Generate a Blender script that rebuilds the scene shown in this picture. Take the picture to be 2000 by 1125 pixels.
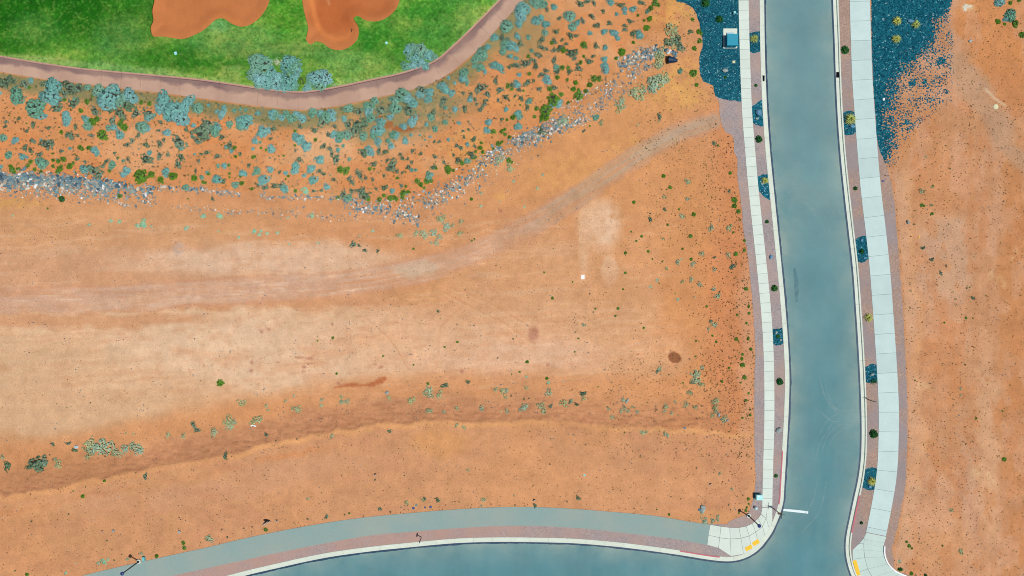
import bpy, math, random
import numpy as np
from mathutils import Vector, Matrix
from mathutils.geometry import delaunay_2d_cdt

for o in list(bpy.data.objects):
    bpy.data.objects.remove(o)
scn = bpy.context.scene
col = scn.collection
R = math.radians
# photograph layout: 0.08 m of ground per photo pixel, camera straight above the middle
S = 0.08
HC = 107.0

# ------------------------------------------------------------------ camera, sky, sun, exposure
cam_d = bpy.data.cameras.new('camera')
cam = bpy.data.objects.new('camera', cam_d)
col.objects.link(cam)
cam.location = (0, 0, HC)
cam.rotation_euler = (0, 0, 0)
cam_d.sensor_width = 36
cam_d.lens = 36 * HC / (2000 * S)
cam_d.clip_end = 6000
scn.camera = cam

SUN_EL, SUN_AZ = 71.0, 119.0          # azimuth clockwise from +Y
world = bpy.data.worlds.new('World')
scn.world = world
world.use_nodes = True
wn = world.node_tree
bg = wn.nodes['Background']
sky = wn.nodes.new('ShaderNodeTexSky')
sky.sky_type = 'NISHITA'
sky.sun_disc = False
sky.sun_elevation = R(SUN_EL)
sky.sun_rotation = R(SUN_AZ)
wn.links.new(sky.outputs[0], bg.inputs[0])
bg.inputs[1].default_value = 0.055
sd = bpy.data.lights.new('sun', 'SUN')
sd.energy = 4.15
sd.angle = R(0.5)
sd.color = (1.0, 0.965, 0.91)
sun = bpy.data.objects.new('sun', sd)
col.objects.link(sun)
sv = Vector((math.sin(R(SUN_AZ)) * math.cos(R(SUN_EL)), math.cos(R(SUN_AZ)) * math.cos(R(SUN_EL)), math.sin(R(SUN_EL))))
sun.rotation_euler = sv.to_track_quat('Z', 'Y').to_euler()
sun.location = (0, 0, 60)
scn.view_settings.view_transform = 'Standard'
scn.view_settings.look = 'None'
scn.view_settings.exposure = 0.0
scn.view_settings.gamma = 1.0
scn.view_settings.use_curve_mapping = False
scn.render.engine = 'CYCLES'
scn.cycles.filter_width = 1.0
scn.render.resolution_x, scn.render.resolution_y = 1024, 576

# ------------------------------------------------------------------ numeric helpers
KR, KG, KB = 1.37, 1.36, 1.34         # light on a level surface, per channel

def lin(c):
    c = np.asarray(c, dtype=np.float64) / 255.0
    return np.where(c <= 0.04045, c / 12.92, ((c + 0.055) / 1.055) ** 2.4)

def alb(r, g, b, gain=1.0):
    v = lin([r, g, b]) / np.array([KR, KG, KB]) * gain
    return tuple(float(min(x, 0.9)) for x in v)

def hash2(ix, iy, seed):
    n = (ix.astype(np.int64) * 374761393 + iy.astype(np.int64) * 668265263 + seed * 1442695041) & 0xffffffff
    n = ((n ^ (n >> 13)) * 1274126177) & 0xffffffff
    n = n ^ (n >> 16)
    return (n & 0xffff) / 65535.0

def vnoise(x, y, seed=0):
    ix = np.floor(x); iy = np.floor(y)
    fx = x - ix; fy = y - iy
    fx = fx * fx * (3 - 2 * fx); fy = fy * fy * (3 - 2 * fy)
    a = hash2(ix, iy, seed); b = hash2(ix + 1, iy, seed)
    c = hash2(ix, iy + 1, seed); d = hash2(ix + 1, iy + 1, seed)
    return (a * (1 - fx) + b * fx) * (1 - fy) + (c * (1 - fx) + d * fx) * fy

def fbm(x, y, seed=0, octs=4):
    t = 0; amp = 0.5; tot = 0
    for k in range(octs):
        t = t + amp * vnoise(x * 2 ** k + 17.3 * k, y * 2 ** k - 9.1 * k, seed + k)
        tot += amp; amp *= 0.55
    return t / tot

def sstep(a, b, x):
    t = np.clip((x - a) / (b - a), 0, 1)
    return t * t * (3 - 2 * t)

def inside(px, py, poly):
    r = np.zeros(px.shape, bool)
    n = len(poly)
    for i in range(n):
        x0, y0 = poly[i]; x1, y1 = poly[(i + 1) % n]
        if y0 == y1:
            continue
        c = (y0 > py) != (y1 > py)
        r ^= c & (px < (x1 - x0) * (py - y0) / (y1 - y0) + x0)
    return r

def dist_line(px, py, line, closed=False):
    d = np.full(px.shape, 1e9)
    pts = list(line) + ([line[0]] if closed else [])
    for (x0, y0), (x1, y1) in zip(pts[:-1], pts[1:]):
        dx, dy = x1 - x0, y1 - y0
        L = dx * dx + dy * dy
        if L == 0:
            continue
        t = np.clip(((px - x0) * dx + (py - y0) * dy) / L, 0, 1)
        d = np.minimum(d, np.hypot(px - x0 - t * dx, py - y0 - t * dy))
    return d

def line_param(px, py, line):
    """distance to a line, distance along it, side"""
    d = np.full(px.shape, 1e9); al = np.zeros(px.shape); sg = np.zeros(px.shape); acc = 0.0
    for (x0, y0), (x1, y1) in zip(line[:-1], line[1:]):
        dx, dy = x1 - x0, y1 - y0
        L = math.hypot(dx, dy)
        t = np.clip(((px - x0) * dx + (py - y0) * dy) / (L * L), 0, 1)
        q = np.hypot(px - x0 - t * dx, py - y0 - t * dy)
        m = q < d
        d = np.where(m, q, d); al = np.where(m, acc + t * L, al)
        sg = np.where(m, np.sign(dx * (py - y0) - dy * (px - x0)), sg)
        acc += L
    return d, al, sg

def smooth(pts, step=6.0, closed=False):
    """Catmull-Rom through the points, resampled at about `step` pixels."""
    P = [Vector((a, b)) for a, b in pts]
    n = len(P)
    out = []
    rng = range(n if closed else n - 1)
    for i in rng:
        if closed:
            p0, p1, p2, p3 = P[(i - 1) % n], P[i], P[(i + 1) % n], P[(i + 2) % n]
        else:
            p1, p2 = P[i], P[i + 1]
            p0 = P[i - 1] if i > 0 else p1 * 2 - p2
            p3 = P[i + 2] if i + 2 < n else p2 * 2 - p1
        L = (p2 - p1).length
        a = max(L, 1e-3) ** .5; t01 = max((p1 - p0).length, 1e-3) ** .5; t23 = max((p3 - p2).length, 1e-3) ** .5
        k = max(1, int(L / step))
        if L > 400:
            k = 4
        m1 = (p2 - p1 + a * ((p1 - p0) / t01 - (p2 - p0) / (t01 + a)))
        m2 = (p2 - p1 + a * ((p3 - p2) / t23 - (p3 - p1) / (t23 + a)))
        for j in range(k):
            t = j / k
            q = (2 * t**3 - 3 * t**2 + 1) * p1 + (t**3 - 2 * t**2 + t) * m1 + (-2 * t**3 + 3 * t**2) * p2 + (t**3 - t**2) * m2
            out.append((q.x, q.y))
    if not closed:
        out.append(tuple(P[-1]))
    return out

class Path:
    def __init__(s, pts):
        s.p = np.array(pts, float)
        d = np.hypot(*(s.p[1:] - s.p[:-1]).T)
        s.s = np.concatenate([[0], np.cumsum(d)])
        s.L = s.s[-1]
    def at(s, t):
        return np.array([np.interp(t, s.s, s.p[:, 0]), np.interp(t, s.s, s.p[:, 1])])
    def tan(s, t):
        a = s.at(max(t - 4, 0)); b = s.at(min(t + 4, s.L))
        v = b - a
        return v / max(np.hypot(*v), 1e-9)
    def s_of_y(s, y):
        return float(np.interp(y, s.p[:, 1], s.s))

# ------------------------------------------------------------------ outlines, in photo pixels
LIP_W = smooth([(1484, -1600), (1489, -300), (1493.5, 0), (1494.5, 75), (1496.5, 150), (1500, 225), (1505.5, 300), (1513, 375), (1520.5, 450), (1528, 525),
    (1535, 600), (1540.5, 675), (1543, 740), (1541.5, 800), (1538.5, 860), (1536, 900), (1533, 950), (1531, 980), (1526, 1000), (1519.5, 1018), (1508, 1042),
    (1496, 1059), (1484, 1073), (1468, 1085), (1450, 1093), (1430, 1097), (1410, 1097), (1380, 1093.5), (1340, 1087), (1300, 1081), (1240, 1073),
    (1200, 1068.5), (1120, 1062), (1050, 1060), (980, 1059.3), (900, 1061.3), (840, 1066), (800, 1070), (740, 1076), (650, 1088), (600, 1097.5),
    (540, 1111), (480, 1125), (400, 1147), (200, 1207), (-200, 1340), (-1200, 1700)])
LIP_E = smooth([(1615, -1600), (1622, -300), (1627, 0), (1630, 75), (1632.5, 150), (1636, 225), (1641.5, 300), (1649, 375), (1657.5, 450), (1666, 525),
    (1671.5, 600), (1676.5, 675), (1680, 740), (1682.3, 800), (1682.8, 860), (1681, 900), (1675.5, 940), (1668.5, 972), (1660, 1012), (1653.5, 1045),
    (1651.5, 1070), (1654, 1094), (1662, 1122), (1676, 1147), (1700, 1168), (1740, 1184), (1800, 1196), (2000, 1222), (3200, 1400)])
WALK_C = smooth([(1443, -1600), (1449, -300), (1452, 0), (1453.7, 75), (1456, 150), (1459.3, 225), (1464.5, 290), (1471.5, 370), (1480, 450), (1487.5, 520), (1493.5, 580),
    (1498.3, 640), (1500.8, 690), (1502.3, 760), (1502, 840), (1500.2, 900), (1499, 950), (1498.3, 990)])
BIKE_C = smooth([(1668, -1600), (1675, -300), (1679, 0), (1681, 75), (1683.6, 150), (1688.7, 225), (1694.4, 300), (1701, 375), (1710, 450), (1718, 525),
    (1723.7, 600), (1729, 675), (1733, 740), (1735.5, 800), (1735, 860), (1733.5, 900), (1731, 930), (1725.5, 966), (1718, 1006), (1710.5, 1043)])
CART_U = smooth([(-900, -60), (-200, 75), (0, 110), (84, 124), (160, 134.5), (240, 142), (320, 149), (400, 157), (476, 168), (540, 177), (590, 180), (640, 173.5), (720, 157),
    (792, 141), (850, 119), (886, 89), (940, 37), (976, 0), (1030, -60), (1150, -260), (1300, -700)])
CART_L = smooth([(-900, -28), (-200, 106), (0, 140), (80, 153.5), (160, 163), (240, 173), (320, 182), (400, 193), (480, 204), (560, 213), (600, 214), (660, 206.5), (720, 194),
    (800, 176), (840, 164), (876, 144), (902, 124), (936, 94), (970, 57), (1000, 24), (1022, 0), (1066, -55), (1190, -250), (1345, -690)])
TRAIL_U = smooth([(1387, 1024.5), (1340, 1017.5), (1280, 1007.5), (1200, 1000), (1100, 992.5), (1020, 990), (960, 991), (880, 995.5), (800, 1002), (720, 1009.5), (640, 1020.5), (560, 1034.5),
    (480, 1051), (400, 1070), (340, 1083), (220, 1110), (154, 1126), (0, 1168), (-300, 1255), (-1200, 1520)])
TRAIL_L = smooth([(1381, 1064), (1320, 1053), (1200, 1038.5), (1140, 1032), (1040, 1027), (980, 1027), (900, 1031), (800, 1038.5), (720, 1046), (640, 1060), (560, 1076), (480, 1093),
    (400, 1110.5), (330, 1126), (200, 1160), (0, 1215), (-300, 1302), (-1200, 1570)])
VERGE_W_EDGE = [(1290, -1600), (1290, -60), (1320, 0), (1344, 9), (1358, 22), (1364, 40), (1370, 66), (1372, 86), (1367, 112), (1367, 140), (1374, 158), (1392, 167), (1398, 188), (1404, 200), (1406, 225), (1416, 257),
    (1431, 267), (1434, 299), (1439, 307), (1440, 345), (1444, 375), (1448, 405), (1452, 450), (1459, 490), (1464, 530), (1468, 570), (1472, 630), (1475, 675), (1474, 715),
    (1473, 775), (1473.5, 840), (1474, 900), (1476, 930), (1474, 956), (1470, 976), (1465, 996), (1454, 1006), (1437, 1012), (1424, 1019), (1416, 1030)]
def rough(pts, amp, seed, step=5):
    q = smooth(pts, step)
    rr = random.Random(seed)
    out = []
    for i, (a, b) in enumerate(q):
        out.append((a + rr.uniform(-amp, amp), b + rr.uniform(-amp, amp)))
    return out
VERGE_W_EDGE = rough(VERGE_W_EDGE, 0.9, 3)
VERGE_E_EDGE = rough([(1690, -1600), (1696, -300), (1699.6, 0), (1701.6, 75), (1704.5, 150), (1709.5, 225), (1715.5, 285), (1733, 330), (1744, 375), (1751, 450), (1757.5, 525), (1763, 600),
    (1767, 675), (1770, 740), (1772, 800), (1772, 860), (1771, 900), (1770, 930), (1766, 964), (1758, 1004), (1748, 1048), (1742, 1072), (1745, 1092), (1748, 1112), (1770, 1122), (1830, 1137), (2000, 1165), (3200, 1345)], 0.8, 4)
DARK_W = rough([(1320, -40), (1320, 0), (1344, 9), (1358, 22), (1364, 40), (1370, 66), (1372, 86), (1367, 112), (1367, 140), (1374, 158), (1392, 167), (1398, 188), (1420, 195), (1446, 198)], 1.1, 5) + [(1450, 198), (1450, -40)]
BUNKER1 = smooth([(300, 0), (296, 20), (298, 40), (293, 52), (298, 70), (320, 71.5), (356, 76), (376, 70), (398, 58.5), (408, 50), (422, 38), (436, 36), (454, 47), (474, 52), (496, 44), (514, 26), (524, 8),
    (527, -20), (505, -55), (420, -75), (330, -60), (302, -30)], 4, True)
BUNKER2 = smooth([(590, 0), (593, 20), (601, 54), (598, 78), (608, 87), (616, 81), (630, 84), (644, 94), (662, 98), (682, 92), (698, 76), (700.5, 54), (691, 35), (699, 31), (712, 39), (736, 41.5), (756, 34), (773, 18), (781, -5),
    (775, -45), (720, -70), (640, -60), (595, -35)], 4, True)

def offset(line, d, side):
    P = Path(line); out = []
    for i in range(len(line)):
        t = P.tan(P.s[i]); n = np.array([-t[1], t[0]]) * side
        out.append((line[i][0] + n[0] * d, line[i][1] + n[1] * d))
    return out
BACK_W = offset(LIP_W, 10.2, 1)
BACK_E = offset(LIP_E, 10.6, -1)

# bank and slope lines
LX = [-600, 0, 80, 140, 174, 240, 300, 400, 500, 590, 640, 670, 720, 740, 796, 820, 880, 940, 1050, 1120, 1180, 1280, 1380, 1460, 3000]
LY = [1010, 970, 958, 942, 936, 925, 911, 893, 872, 852, 845, 836, 831, 827, 830, 824, 820, 823, 820, 825, 832, 834, 841, 842, 842]
RX = [-800, 0, 200, 300, 460, 650, 760, 830, 900, 1010, 1110, 1180, 1250, 1330, 3000]
RY = [350, 358, 366, 372, 376, 386, 410, 400, 352, 285, 238, 180, 118, 92, 92]

def bank_d(px, py):
    wob = (fbm(px / 34.0, py / 80.0, 51, 5) - .5) * 20
    return (np.interp(px, LX, LY) - py + wob) * S

def T(px, py):
    """Height of the land in metres."""
    px = np.asarray(px, float); py = np.asarray(py, float)
    d = bank_d(px, py)
    fade = 1 - sstep(1370, 1435, px)
    z = -.95 * (1 - np.exp(-np.clip(d, 0, None) / 2.0)) * (1 - .45 * sstep(900, 1200, px)) * (1 - sstep(4.2, 17, d)) * fade
    z = z + 0.08 * np.exp(-((d + 0.3) / 0.35) ** 2) * fade
    dn = (np.interp(px, RX, RY) - py) * S
    z = z - 0.5 * sstep(-1.5, 4.5, dn) * (1 - sstep(1240, 1330, px))
    return z

def Tn(px, py):
    return float(T(np.array([px]), np.array([py]))[0])

def xyz(px, py, z):
    k = S * (HC - z) / HC
    return (px - 1000) * k, (562.5 - py) * k, z

def P3(px, py, dz=0.0):
    """Point of the land seen at this photo pixel, raised by dz."""
    z = Tn(px, py)
    x, y, z = xyz(px, py, z)
    return Vector((x, y, z + dz))

# ------------------------------------------------------------------ object helpers
def tag(o, label=None, cat=None, group=None, kind=None):
    if label: o['label'] = label
    if cat: o['category'] = cat
    if group: o['group'] = group
    if kind: o['kind'] = kind
    return o

def link(name, me, parent=None, loc=None):
    o = bpy.data.objects.new(name, me)
    col.objects.link(o)
    if parent: o.parent = parent
    if loc is not None: o.location = loc
    return o

def empty(name, loc=(0, 0, 0), rz=0.0):
    o = bpy.data.objects.new(name, None)
    o.empty_display_size = 0.3
    col.objects.link(o)
    o.location = loc; o.rotation_euler = (0, 0, rz)
    return o

def mesh(name, verts, faces, mats, smooth_=False, midx=None):
    me = bpy.data.meshes.new(name)
    me.from_pydata([tuple(v) for v in verts], [], [tuple(f) for f in faces])
    for m in (mats if isinstance(mats, (list, tuple)) else [mats]):
        me.materials.append(m)
    if midx is not None:
        me.polygons.foreach_set('material_index', midx)
    if smooth_:
        me.polygons.foreach_set('use_smooth', [True] * len(me.polygons))
    me.update()
    return me

def np_mesh(name, V, F, mat, cols=None, smooth_=False):
    """V (n,3), F (m,3 or 4) arrays, optional point colours."""
    me = bpy.data.meshes.new(name)
    n = len(V); m = len(F); k = F.shape[1]
    me.vertices.add(n); me.vertices.foreach_set('co', np.asarray(V, np.float32).ravel())
    me.loops.add(m * k); me.loops.foreach_set('vertex_index', np.asarray(F, np.int32).ravel())
    me.polygons.add(m)
    me.polygons.foreach_set('loop_start', np.arange(0, m * k, k, dtype=np.int32))
    me.polygons.foreach_set('loop_total', np.full(m, k, np.int32))
    me.polygons.foreach_set('use_smooth', np.full(m, smooth_))
    me.update(calc_edges=True)
    if cols is not None:
        a = me.color_attributes.new('soil', 'FLOAT_COLOR', 'POINT')
        c = np.ones((n, 4), np.float32); c[:, :cols.shape[1]] = cols
        a.data.foreach_set('color', c.ravel())
    me.materials.append(mat)
    return me

class MB:
    def __init__(s): s.v = []; s.f = []; s.m = []
    def add(s, v, f, m=0):
        b = len(s.v); s.v += [tuple(p) for p in v]; s.f += [tuple(i + b for i in q) for q in f]; s.m += [m] * len(f)
    def box(s, cx, cy, z0, z1, sx, sy, rz=0, bev=0.0, m=0, top=1.0):
        c, n = math.cos(rz), math.sin(rz)
        def q(x, y, z): return (cx + x * c - y * n, cy + x * n + y * c, z)
        hx, hy = sx / 2, sy / 2
        if bev <= 0:
            v = [q(-hx, -hy, z0), q(hx, -hy, z0), q(hx, hy, z0), q(-hx, hy, z0)] + [q(-hx * top, -hy * top, z1), q(hx * top, -hy * top, z1), q(hx * top, hy * top, z1), q(-hx * top, hy * top, z1)]
            s.add(v, [(0, 3, 2, 1), (4, 5, 6, 7), (0, 1, 5, 4), (1, 2, 6, 5), (2, 3, 7, 6), (3, 0, 4, 7)], m)
        else:
            b = bev
            def ring(hx, hy, z, b):
                return [q(-hx + b, -hy, z), q(hx - b, -hy, z), q(hx, -hy + b, z), q(hx, hy - b, z), q(hx - b, hy, z), q(-hx + b, hy, z), q(-hx, hy - b, z), q(-hx, -hy + b, z)]
            v = ring(hx, hy, z0, b) + ring(hx * top, hy * top, z1 - b, b) + ring(hx * top - b, hy * top - b, z1, b * .4)
            f = [tuple(range(7, -1, -1)), tuple(range(16, 24))]
            for r_ in (0, 8):
                for i in range(8):
                    f.append((r_ + i, r_ + (i + 1) % 8, r_ + 8 + (i + 1) % 8, r_ + 8 + i))
            s.add(v, f, m)
    def tube(s, p0, p1, r0, r1=None, n=10, m=0, caps=True):
        r1 = r0 if r1 is None else r1
        p0, p1 = Vector(p0), Vector(p1)
        d = (p1 - p0).normalized()
        a = d.orthogonal().normalized(); b = d.cross(a)
        v = []
        for p, r in ((p0, r0), (p1, r1)):
            for i in range(n):
                t = 2 * math.pi * i / n
                v.append(p + a * (r * math.cos(t)) + b * (r * math.sin(t)))
        f = [(i, (i + 1) % n, n + (i + 1) % n, n + i) for i in range(n)]
        if caps: f += [tuple(range(n - 1, -1, -1)), tuple(range(n, 2 * n))]
        s.add(v, f, m)
    def lathe(s, c, prof, n=14, m=0):
        v = []; f = []
        for r, z in prof:
            for i in range(n):
                t = 2 * math.pi * i / n
                v.append((c[0] + r * math.cos(t), c[1] + r * math.sin(t), c[2] + z))
        for k in range(len(prof) - 1):
            for i in range(n):
                f.append((k * n + i, k * n + (i + 1) % n, (k + 1) * n + (i + 1) % n, (k + 1) * n + i))
        f.append(tuple(range(n - 1, -1, -1))); f.append(tuple((len(prof) - 1) * n + i for i in range(n)))
        s.add(v, f, m)
    def build(s, name, mats, parent=None, loc=None, smooth_=False):
        return link(name, mesh(name, s.v, s.f, mats, smooth_, s.m), parent, loc)

# ------------------------------------------------------------------ materials
def new_mat(name, rough_=0.9, spec=0.2):
    m = bpy.data.materials.new(name)
    m.use_nodes = True
    nt = m.node_tree
    b = nt.nodes['Principled BSDF']
    b.inputs['Roughness'].default_value = rough_
    b.inputs['Specular IOR Level'].default_value = spec
    return m, nt, b

def N(nt, kind, **kw):
    n = nt.nodes.new(kind)
    for k, v in kw.items():
        setattr(n, k, v)
    return n

def pos(nt):
    g = N(nt, 'ShaderNodeNewGeometry')
    return g.outputs['Position']

def noise_fac(nt, vec, scale, detail=3, lo=0.3, hi=0.7, out_lo=0.0, out_hi=1.0, stretch=None, rough_=0.6):
    if stretch:
        mp = N(nt, 'ShaderNodeMapping')
        mp.inputs['Scale'].default_value = stretch[:3]
        if len(stretch) > 3: mp.inputs['Rotation'].default_value = (0, 0, stretch[3])
        nt.links.new(vec, mp.inputs['Vector']); vec = mp.outputs[0]
    n = N(nt, 'ShaderNodeTexNoise')
    n.inputs['Scale'].default_value = scale
    n.inputs['Detail'].default_value = detail
    n.inputs['Roughness'].default_value = rough_
    nt.links.new(vec, n.inputs['Vector'])
    r = N(nt, 'ShaderNodeMapRange')
    for i, v in zip(('From Min', 'From Max', 'To Min', 'To Max'), (lo, hi, out_lo, out_hi)):
        r.inputs[i].default_value = v
    nt.links.new(n.outputs[0], r.inputs['Value'])
    return r.outputs[0]

def mult(nt, c, f):
    v = N(nt, 'ShaderNodeVectorMath', operation='SCALE')
    nt.links.new(c, v.inputs[0]); nt.links.new(f, v.inputs['Scale'])
    return v.outputs[0]

def mixc(nt, fac, a, b):
    m = N(nt, 'ShaderNodeMix', data_type='RGBA')
    for sock, val in ((m.inputs[0], fac), (m.inputs[6], a), (m.inputs[7], b)):
        if isinstance(val, (int, float)): sock.default_value = val
        elif isinstance(val, tuple): sock.default_value = (*val[:3], 1)
        else: nt.links.new(val, sock)
    return m.outputs[2]

def rgb(nt, c):
    n = N(nt, 'ShaderNodeRGB'); n.outputs[0].default_value = (*c[:3], 1)
    return n.outputs[0]

def bump(nt, b, h, strength, dist):
    n = N(nt, 'ShaderNodeBump')
    n.inputs['Strength'].default_value = strength
    n.inputs['Distance'].default_value = dist
    nt.links.new(h, n.inputs['Height']); nt.links.new(n.outputs[0], b.inputs['Normal'])

def flat_mat(name, c, rough_=0.85, spec=0.2, big=(0.3, .12), fine=(6.0, .12), rnd=0.0, bmp=0.3, attr=False, metal=0.0, c2=None):
    m, nt, b = new_mat(name, rough_, spec)
    p = pos(nt)
    if attr:
        a = N(nt, 'ShaderNodeAttribute', attribute_name='soil'); c0 = a.outputs['Color']
    else:
        c0 = rgb(nt, c)
    if c2:
        c0 = mixc(nt, noise_fac(nt, p, big[0], 4, .38, .62), c0, c2)
    if big[1]: c0 = mult(nt, c0, noise_fac(nt, p, big[0], 4, .25, .75, 1 - big[1], 1 + big[1]))
    if fine[1]: c0 = mult(nt, c0, noise_fac(nt, p, fine[0], 2, .25, .75, 1 - fine[1], 1 + fine[1]))
    if rnd:
        oi = N(nt, 'ShaderNodeObjectInfo')
        r = N(nt, 'ShaderNodeMapRange'); r.inputs['To Min'].default_value = 1 - rnd; r.inputs['To Max'].default_value = 1 + rnd
        nt.links.new(oi.outputs['Random'], r.inputs['Value'])
        c0 = mult(nt, c0, r.outputs[0])
    nt.links.new(c0, b.inputs['Base Color'])
    b.inputs['Metallic'].default_value = metal
    if bmp: bump(nt, b, noise_fac(nt, p, fine[0], 3), bmp, 0.02)
    return m

def gravel_nodes(nt, p, stops, scale=7.0, patch=None):
    v = N(nt, 'ShaderNodeTexVoronoi'); v.inputs['Scale'].default_value = scale
    nt.links.new(p, v.inputs['Vector'])
    sx = N(nt, 'ShaderNodeSeparateColor'); nt.links.new(v.outputs['Color'], sx.inputs[0])
    cr = N(nt, 'ShaderNodeValToRGB'); cr.color_ramp.interpolation = 'CONSTANT'
    els = cr.color_ramp.elements
    for i, (t, c) in enumerate(stops):
        e = els[i] if i < 2 else els.new(t)
        e.position = t; e.color = (*c, 1)
    nt.links.new(sx.outputs[0], cr.inputs[0])
    return cr.outputs[0], v.outputs['Distance']

def gravel_mat(name, stops, scale=7.0, big=(.25, .1), tint=None, bmp=.35):
    m, nt, b = new_mat(name, .92, .15)
    p = pos(nt)
    c, d = gravel_nodes(nt, p, stops, scale)
    if tint:
        t, sc, amt = tint
        c = mixc(nt, mult_f(nt, noise_fac(nt, p, sc, 4, .42, .62), amt), c, t)
    c = mult(nt, c, noise_fac(nt, p, big[0], 4, .25, .75, 1 - big[1], 1 + big[1]))
    nt.links.new(c, b.inputs['Base Color'])
    bump(nt, b, d, bmp, -0.05)
    return m

def mult_f(nt, a, k):
    n = N(nt, 'ShaderNodeMath', operation='MULTIPLY'); nt.links.new(a, n.inputs[0])
    if isinstance(k, (int, float)): n.inputs[1].default_value = k
    else: nt.links.new(k, n.inputs[1])
    return n.outputs[0]

DARKSTOPS = [(0, alb(10, 72, 90)), (.22, alb(16, 88, 106)), (.5, alb(24, 100, 116)), (.75, alb(42, 118, 134)), (.88, alb(10, 60, 78)), (.965, alb(120, 165, 172))]
def dark_gravel(name, k=1.0):
    return gravel_mat(name, [(t, tuple(x * k for x in c)) for t, c in DARKSTOPS], 7.0, (.35, .10))

# --- the land: painted soil kinds (attribute) + grain, with loose dark gravel where `gravel` (alpha) says
def ground_mat():
    m, nt, b = new_mat('desert_soil', .95, .08)
    p = pos(nt)
    a = N(nt, 'ShaderNodeAttribute', attribute_name='soil')
    c = a.outputs['Color']
    c = mult(nt, c, noise_fac(nt, p, .45, 5, .25, .75, .92, 1.08))
    c = mult(nt, c, noise_fac(nt, p, 4.5, 3, .25, .75, .87, 1.13))
    c = mult(nt, c, noise_fac(nt, p, 14, 2, .25, .75, .90, 1.10))
    # scattered crumbs and small stones
    v = N(nt, 'ShaderNodeTexVoronoi'); v.inputs['Scale'].default_value = 2.1; nt.links.new(p, v.inputs['Vector'])
    sx = N(nt, 'ShaderNodeSeparateColor'); nt.links.new(v.outputs['Color'], sx.inputs[0])
    r = N(nt, 'ShaderNodeMapRange'); r.inputs['From Min'].default_value = .10; r.inputs['From Max'].default_value = .17
    r.inputs['To Min'].default_value = 1; r.inputs['To Max'].default_value = 0
    nt.links.new(v.outputs['Distance'], r.inputs['Value'])
    g = N(nt, 'ShaderNodeMath', operation='GREATER_THAN'); g.inputs[1].default_value = .62
    nt.links.new(sx.outputs[0], g.inputs[0])
    sp = mult_f(nt, mult_f(nt, r.outputs[0], g.outputs[0]), noise_fac(nt, p, .12, 3, .42, .62, 0, .75))
    c = mixc(nt, sp, c, alb(118, 84, 62))
    # loose dark gravel
    gc, gd = gravel_nodes(nt, p, DARKSTOPS, 6.0)
    s1 = noise_fac(nt, p, .45, 4, .3, .7, -.30, .30)
    s2 = noise_fac(nt, p, 3.6, 2, .3, .7, -.5, .5)
    ad = N(nt, 'ShaderNodeMath', operation='ADD'); nt.links.new(s1, ad.inputs[0]); nt.links.new(s2, ad.inputs[1])
    ad2 = N(nt, 'ShaderNodeMath', operation='ADD'); nt.links.new(ad.outputs[0], ad2.inputs[0]); nt.links.new(a.outputs['Alpha'], ad2.inputs[1])
    gf = N(nt, 'ShaderNodeMapRange'); gf.inputs['From Min'].default_value = .55; gf.inputs['From Max'].default_value = .70
    nt.links.new(ad2.outputs[0], gf.inputs['Value'])
    c = mixc(nt, gf.outputs[0], c, gc)
    nt.links.new(c, b.inputs['Base Color'])
    bump(nt, b, noise_fac(nt, p, 3.5, 5, .2, .8), .55, .12)
    return m

M = {}
M['ground'] = ground_mat()
M['walk'] = flat_mat('pale_concrete', alb(218, 230, 218), .85, .2, (.6, .05), (9, .05), .035, .15)
M['bike'] = flat_mat('bluish_concrete', alb(198, 220, 217), .85, .2, (.5, .06), (9, .05), .05, .15)
M['kerb'] = flat_mat('kerb_concrete', alb(218, 227, 212), .85, .2, (.8, .07), (9, .06), .03, .15)
M['ramp2'] = flat_mat('greyish_ramp_concrete', alb(200, 220, 212), .85, .2, (.5, .06), (9, .05), .03, .15)
M['joint'] = flat_mat('joint_filler', alb(120, 135, 130), .95)
M['darkW'] = dark_gravel('dark_blue_gravel', 1.0)
M['darkP'] = dark_gravel('bright_blue_gravel', 1.25)
MAUVE = [(0, alb(156, 145, 145)), (.3, alb(164, 153, 152)), (.55, alb(171, 159, 158)), (.78, alb(148, 136, 138)), (.9, alb(182, 168, 164))]
M['mauve'] = gravel_mat('mauve_gravel', MAUVE, 8, (.3, .07), (alb(184, 156, 142), .18, .6))
def redden(m):       # the strip along the lower road was laid with a redder load of gravel
    nt = m.node_tree; b = nt.nodes['Principled BSDF']; l = b.inputs['Base Color'].links[0]; src = l.from_socket
    sp = N(nt, 'ShaderNodeSeparateXYZ'); nt.links.new(pos(nt), sp.inputs[0])
    r = N(nt, 'ShaderNodeMapRange'); r.inputs['From Min'].default_value = 22; r.inputs['From Max'].default_value = -12
    nt.links.new(sp.outputs[0], r.inputs['Value'])
    r2 = mult_f(nt, mult_f(nt, r.outputs[0], .7), noise_fac(nt, pos(nt), .25, 4, .3, .6, .3, 1))
    nt.links.new(mixc(nt, r2, src, alb(190, 150, 134)), b.inputs['Base Color'])
redden(M['mauve'])
REDG = [(0, alb(164, 138, 124)), (.3, alb(172, 146, 130)), (.55, alb(180, 152, 136)), (.78, alb(156, 132, 122)), (.9, alb(190, 162, 144))]
M['redgravel'] = gravel_mat('red_gravel', REDG, 8, (.3, .08), (alb(152, 144, 148), .16, .75))
M['lip_strip'] = flat_mat('dark_lip_strip', alb(12, 58, 88), .6, .4, (1, .1), (8, .15))  # dark blue strip along the gutter lip
M['white_paint'] = flat_mat('white_road_paint', alb(232, 246, 246), .7, .3, (1, .04), (14, .08))
M['red_paint'] = flat_mat('red_kerb_paint', alb(200, 108, 122), .7, .3, (1, .1), (12, .16))
M['yellow'] = flat_mat('yellow_tactile_plastic', alb(250, 200, 30), .6, .3, (1, .04), (12, .06))
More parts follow.
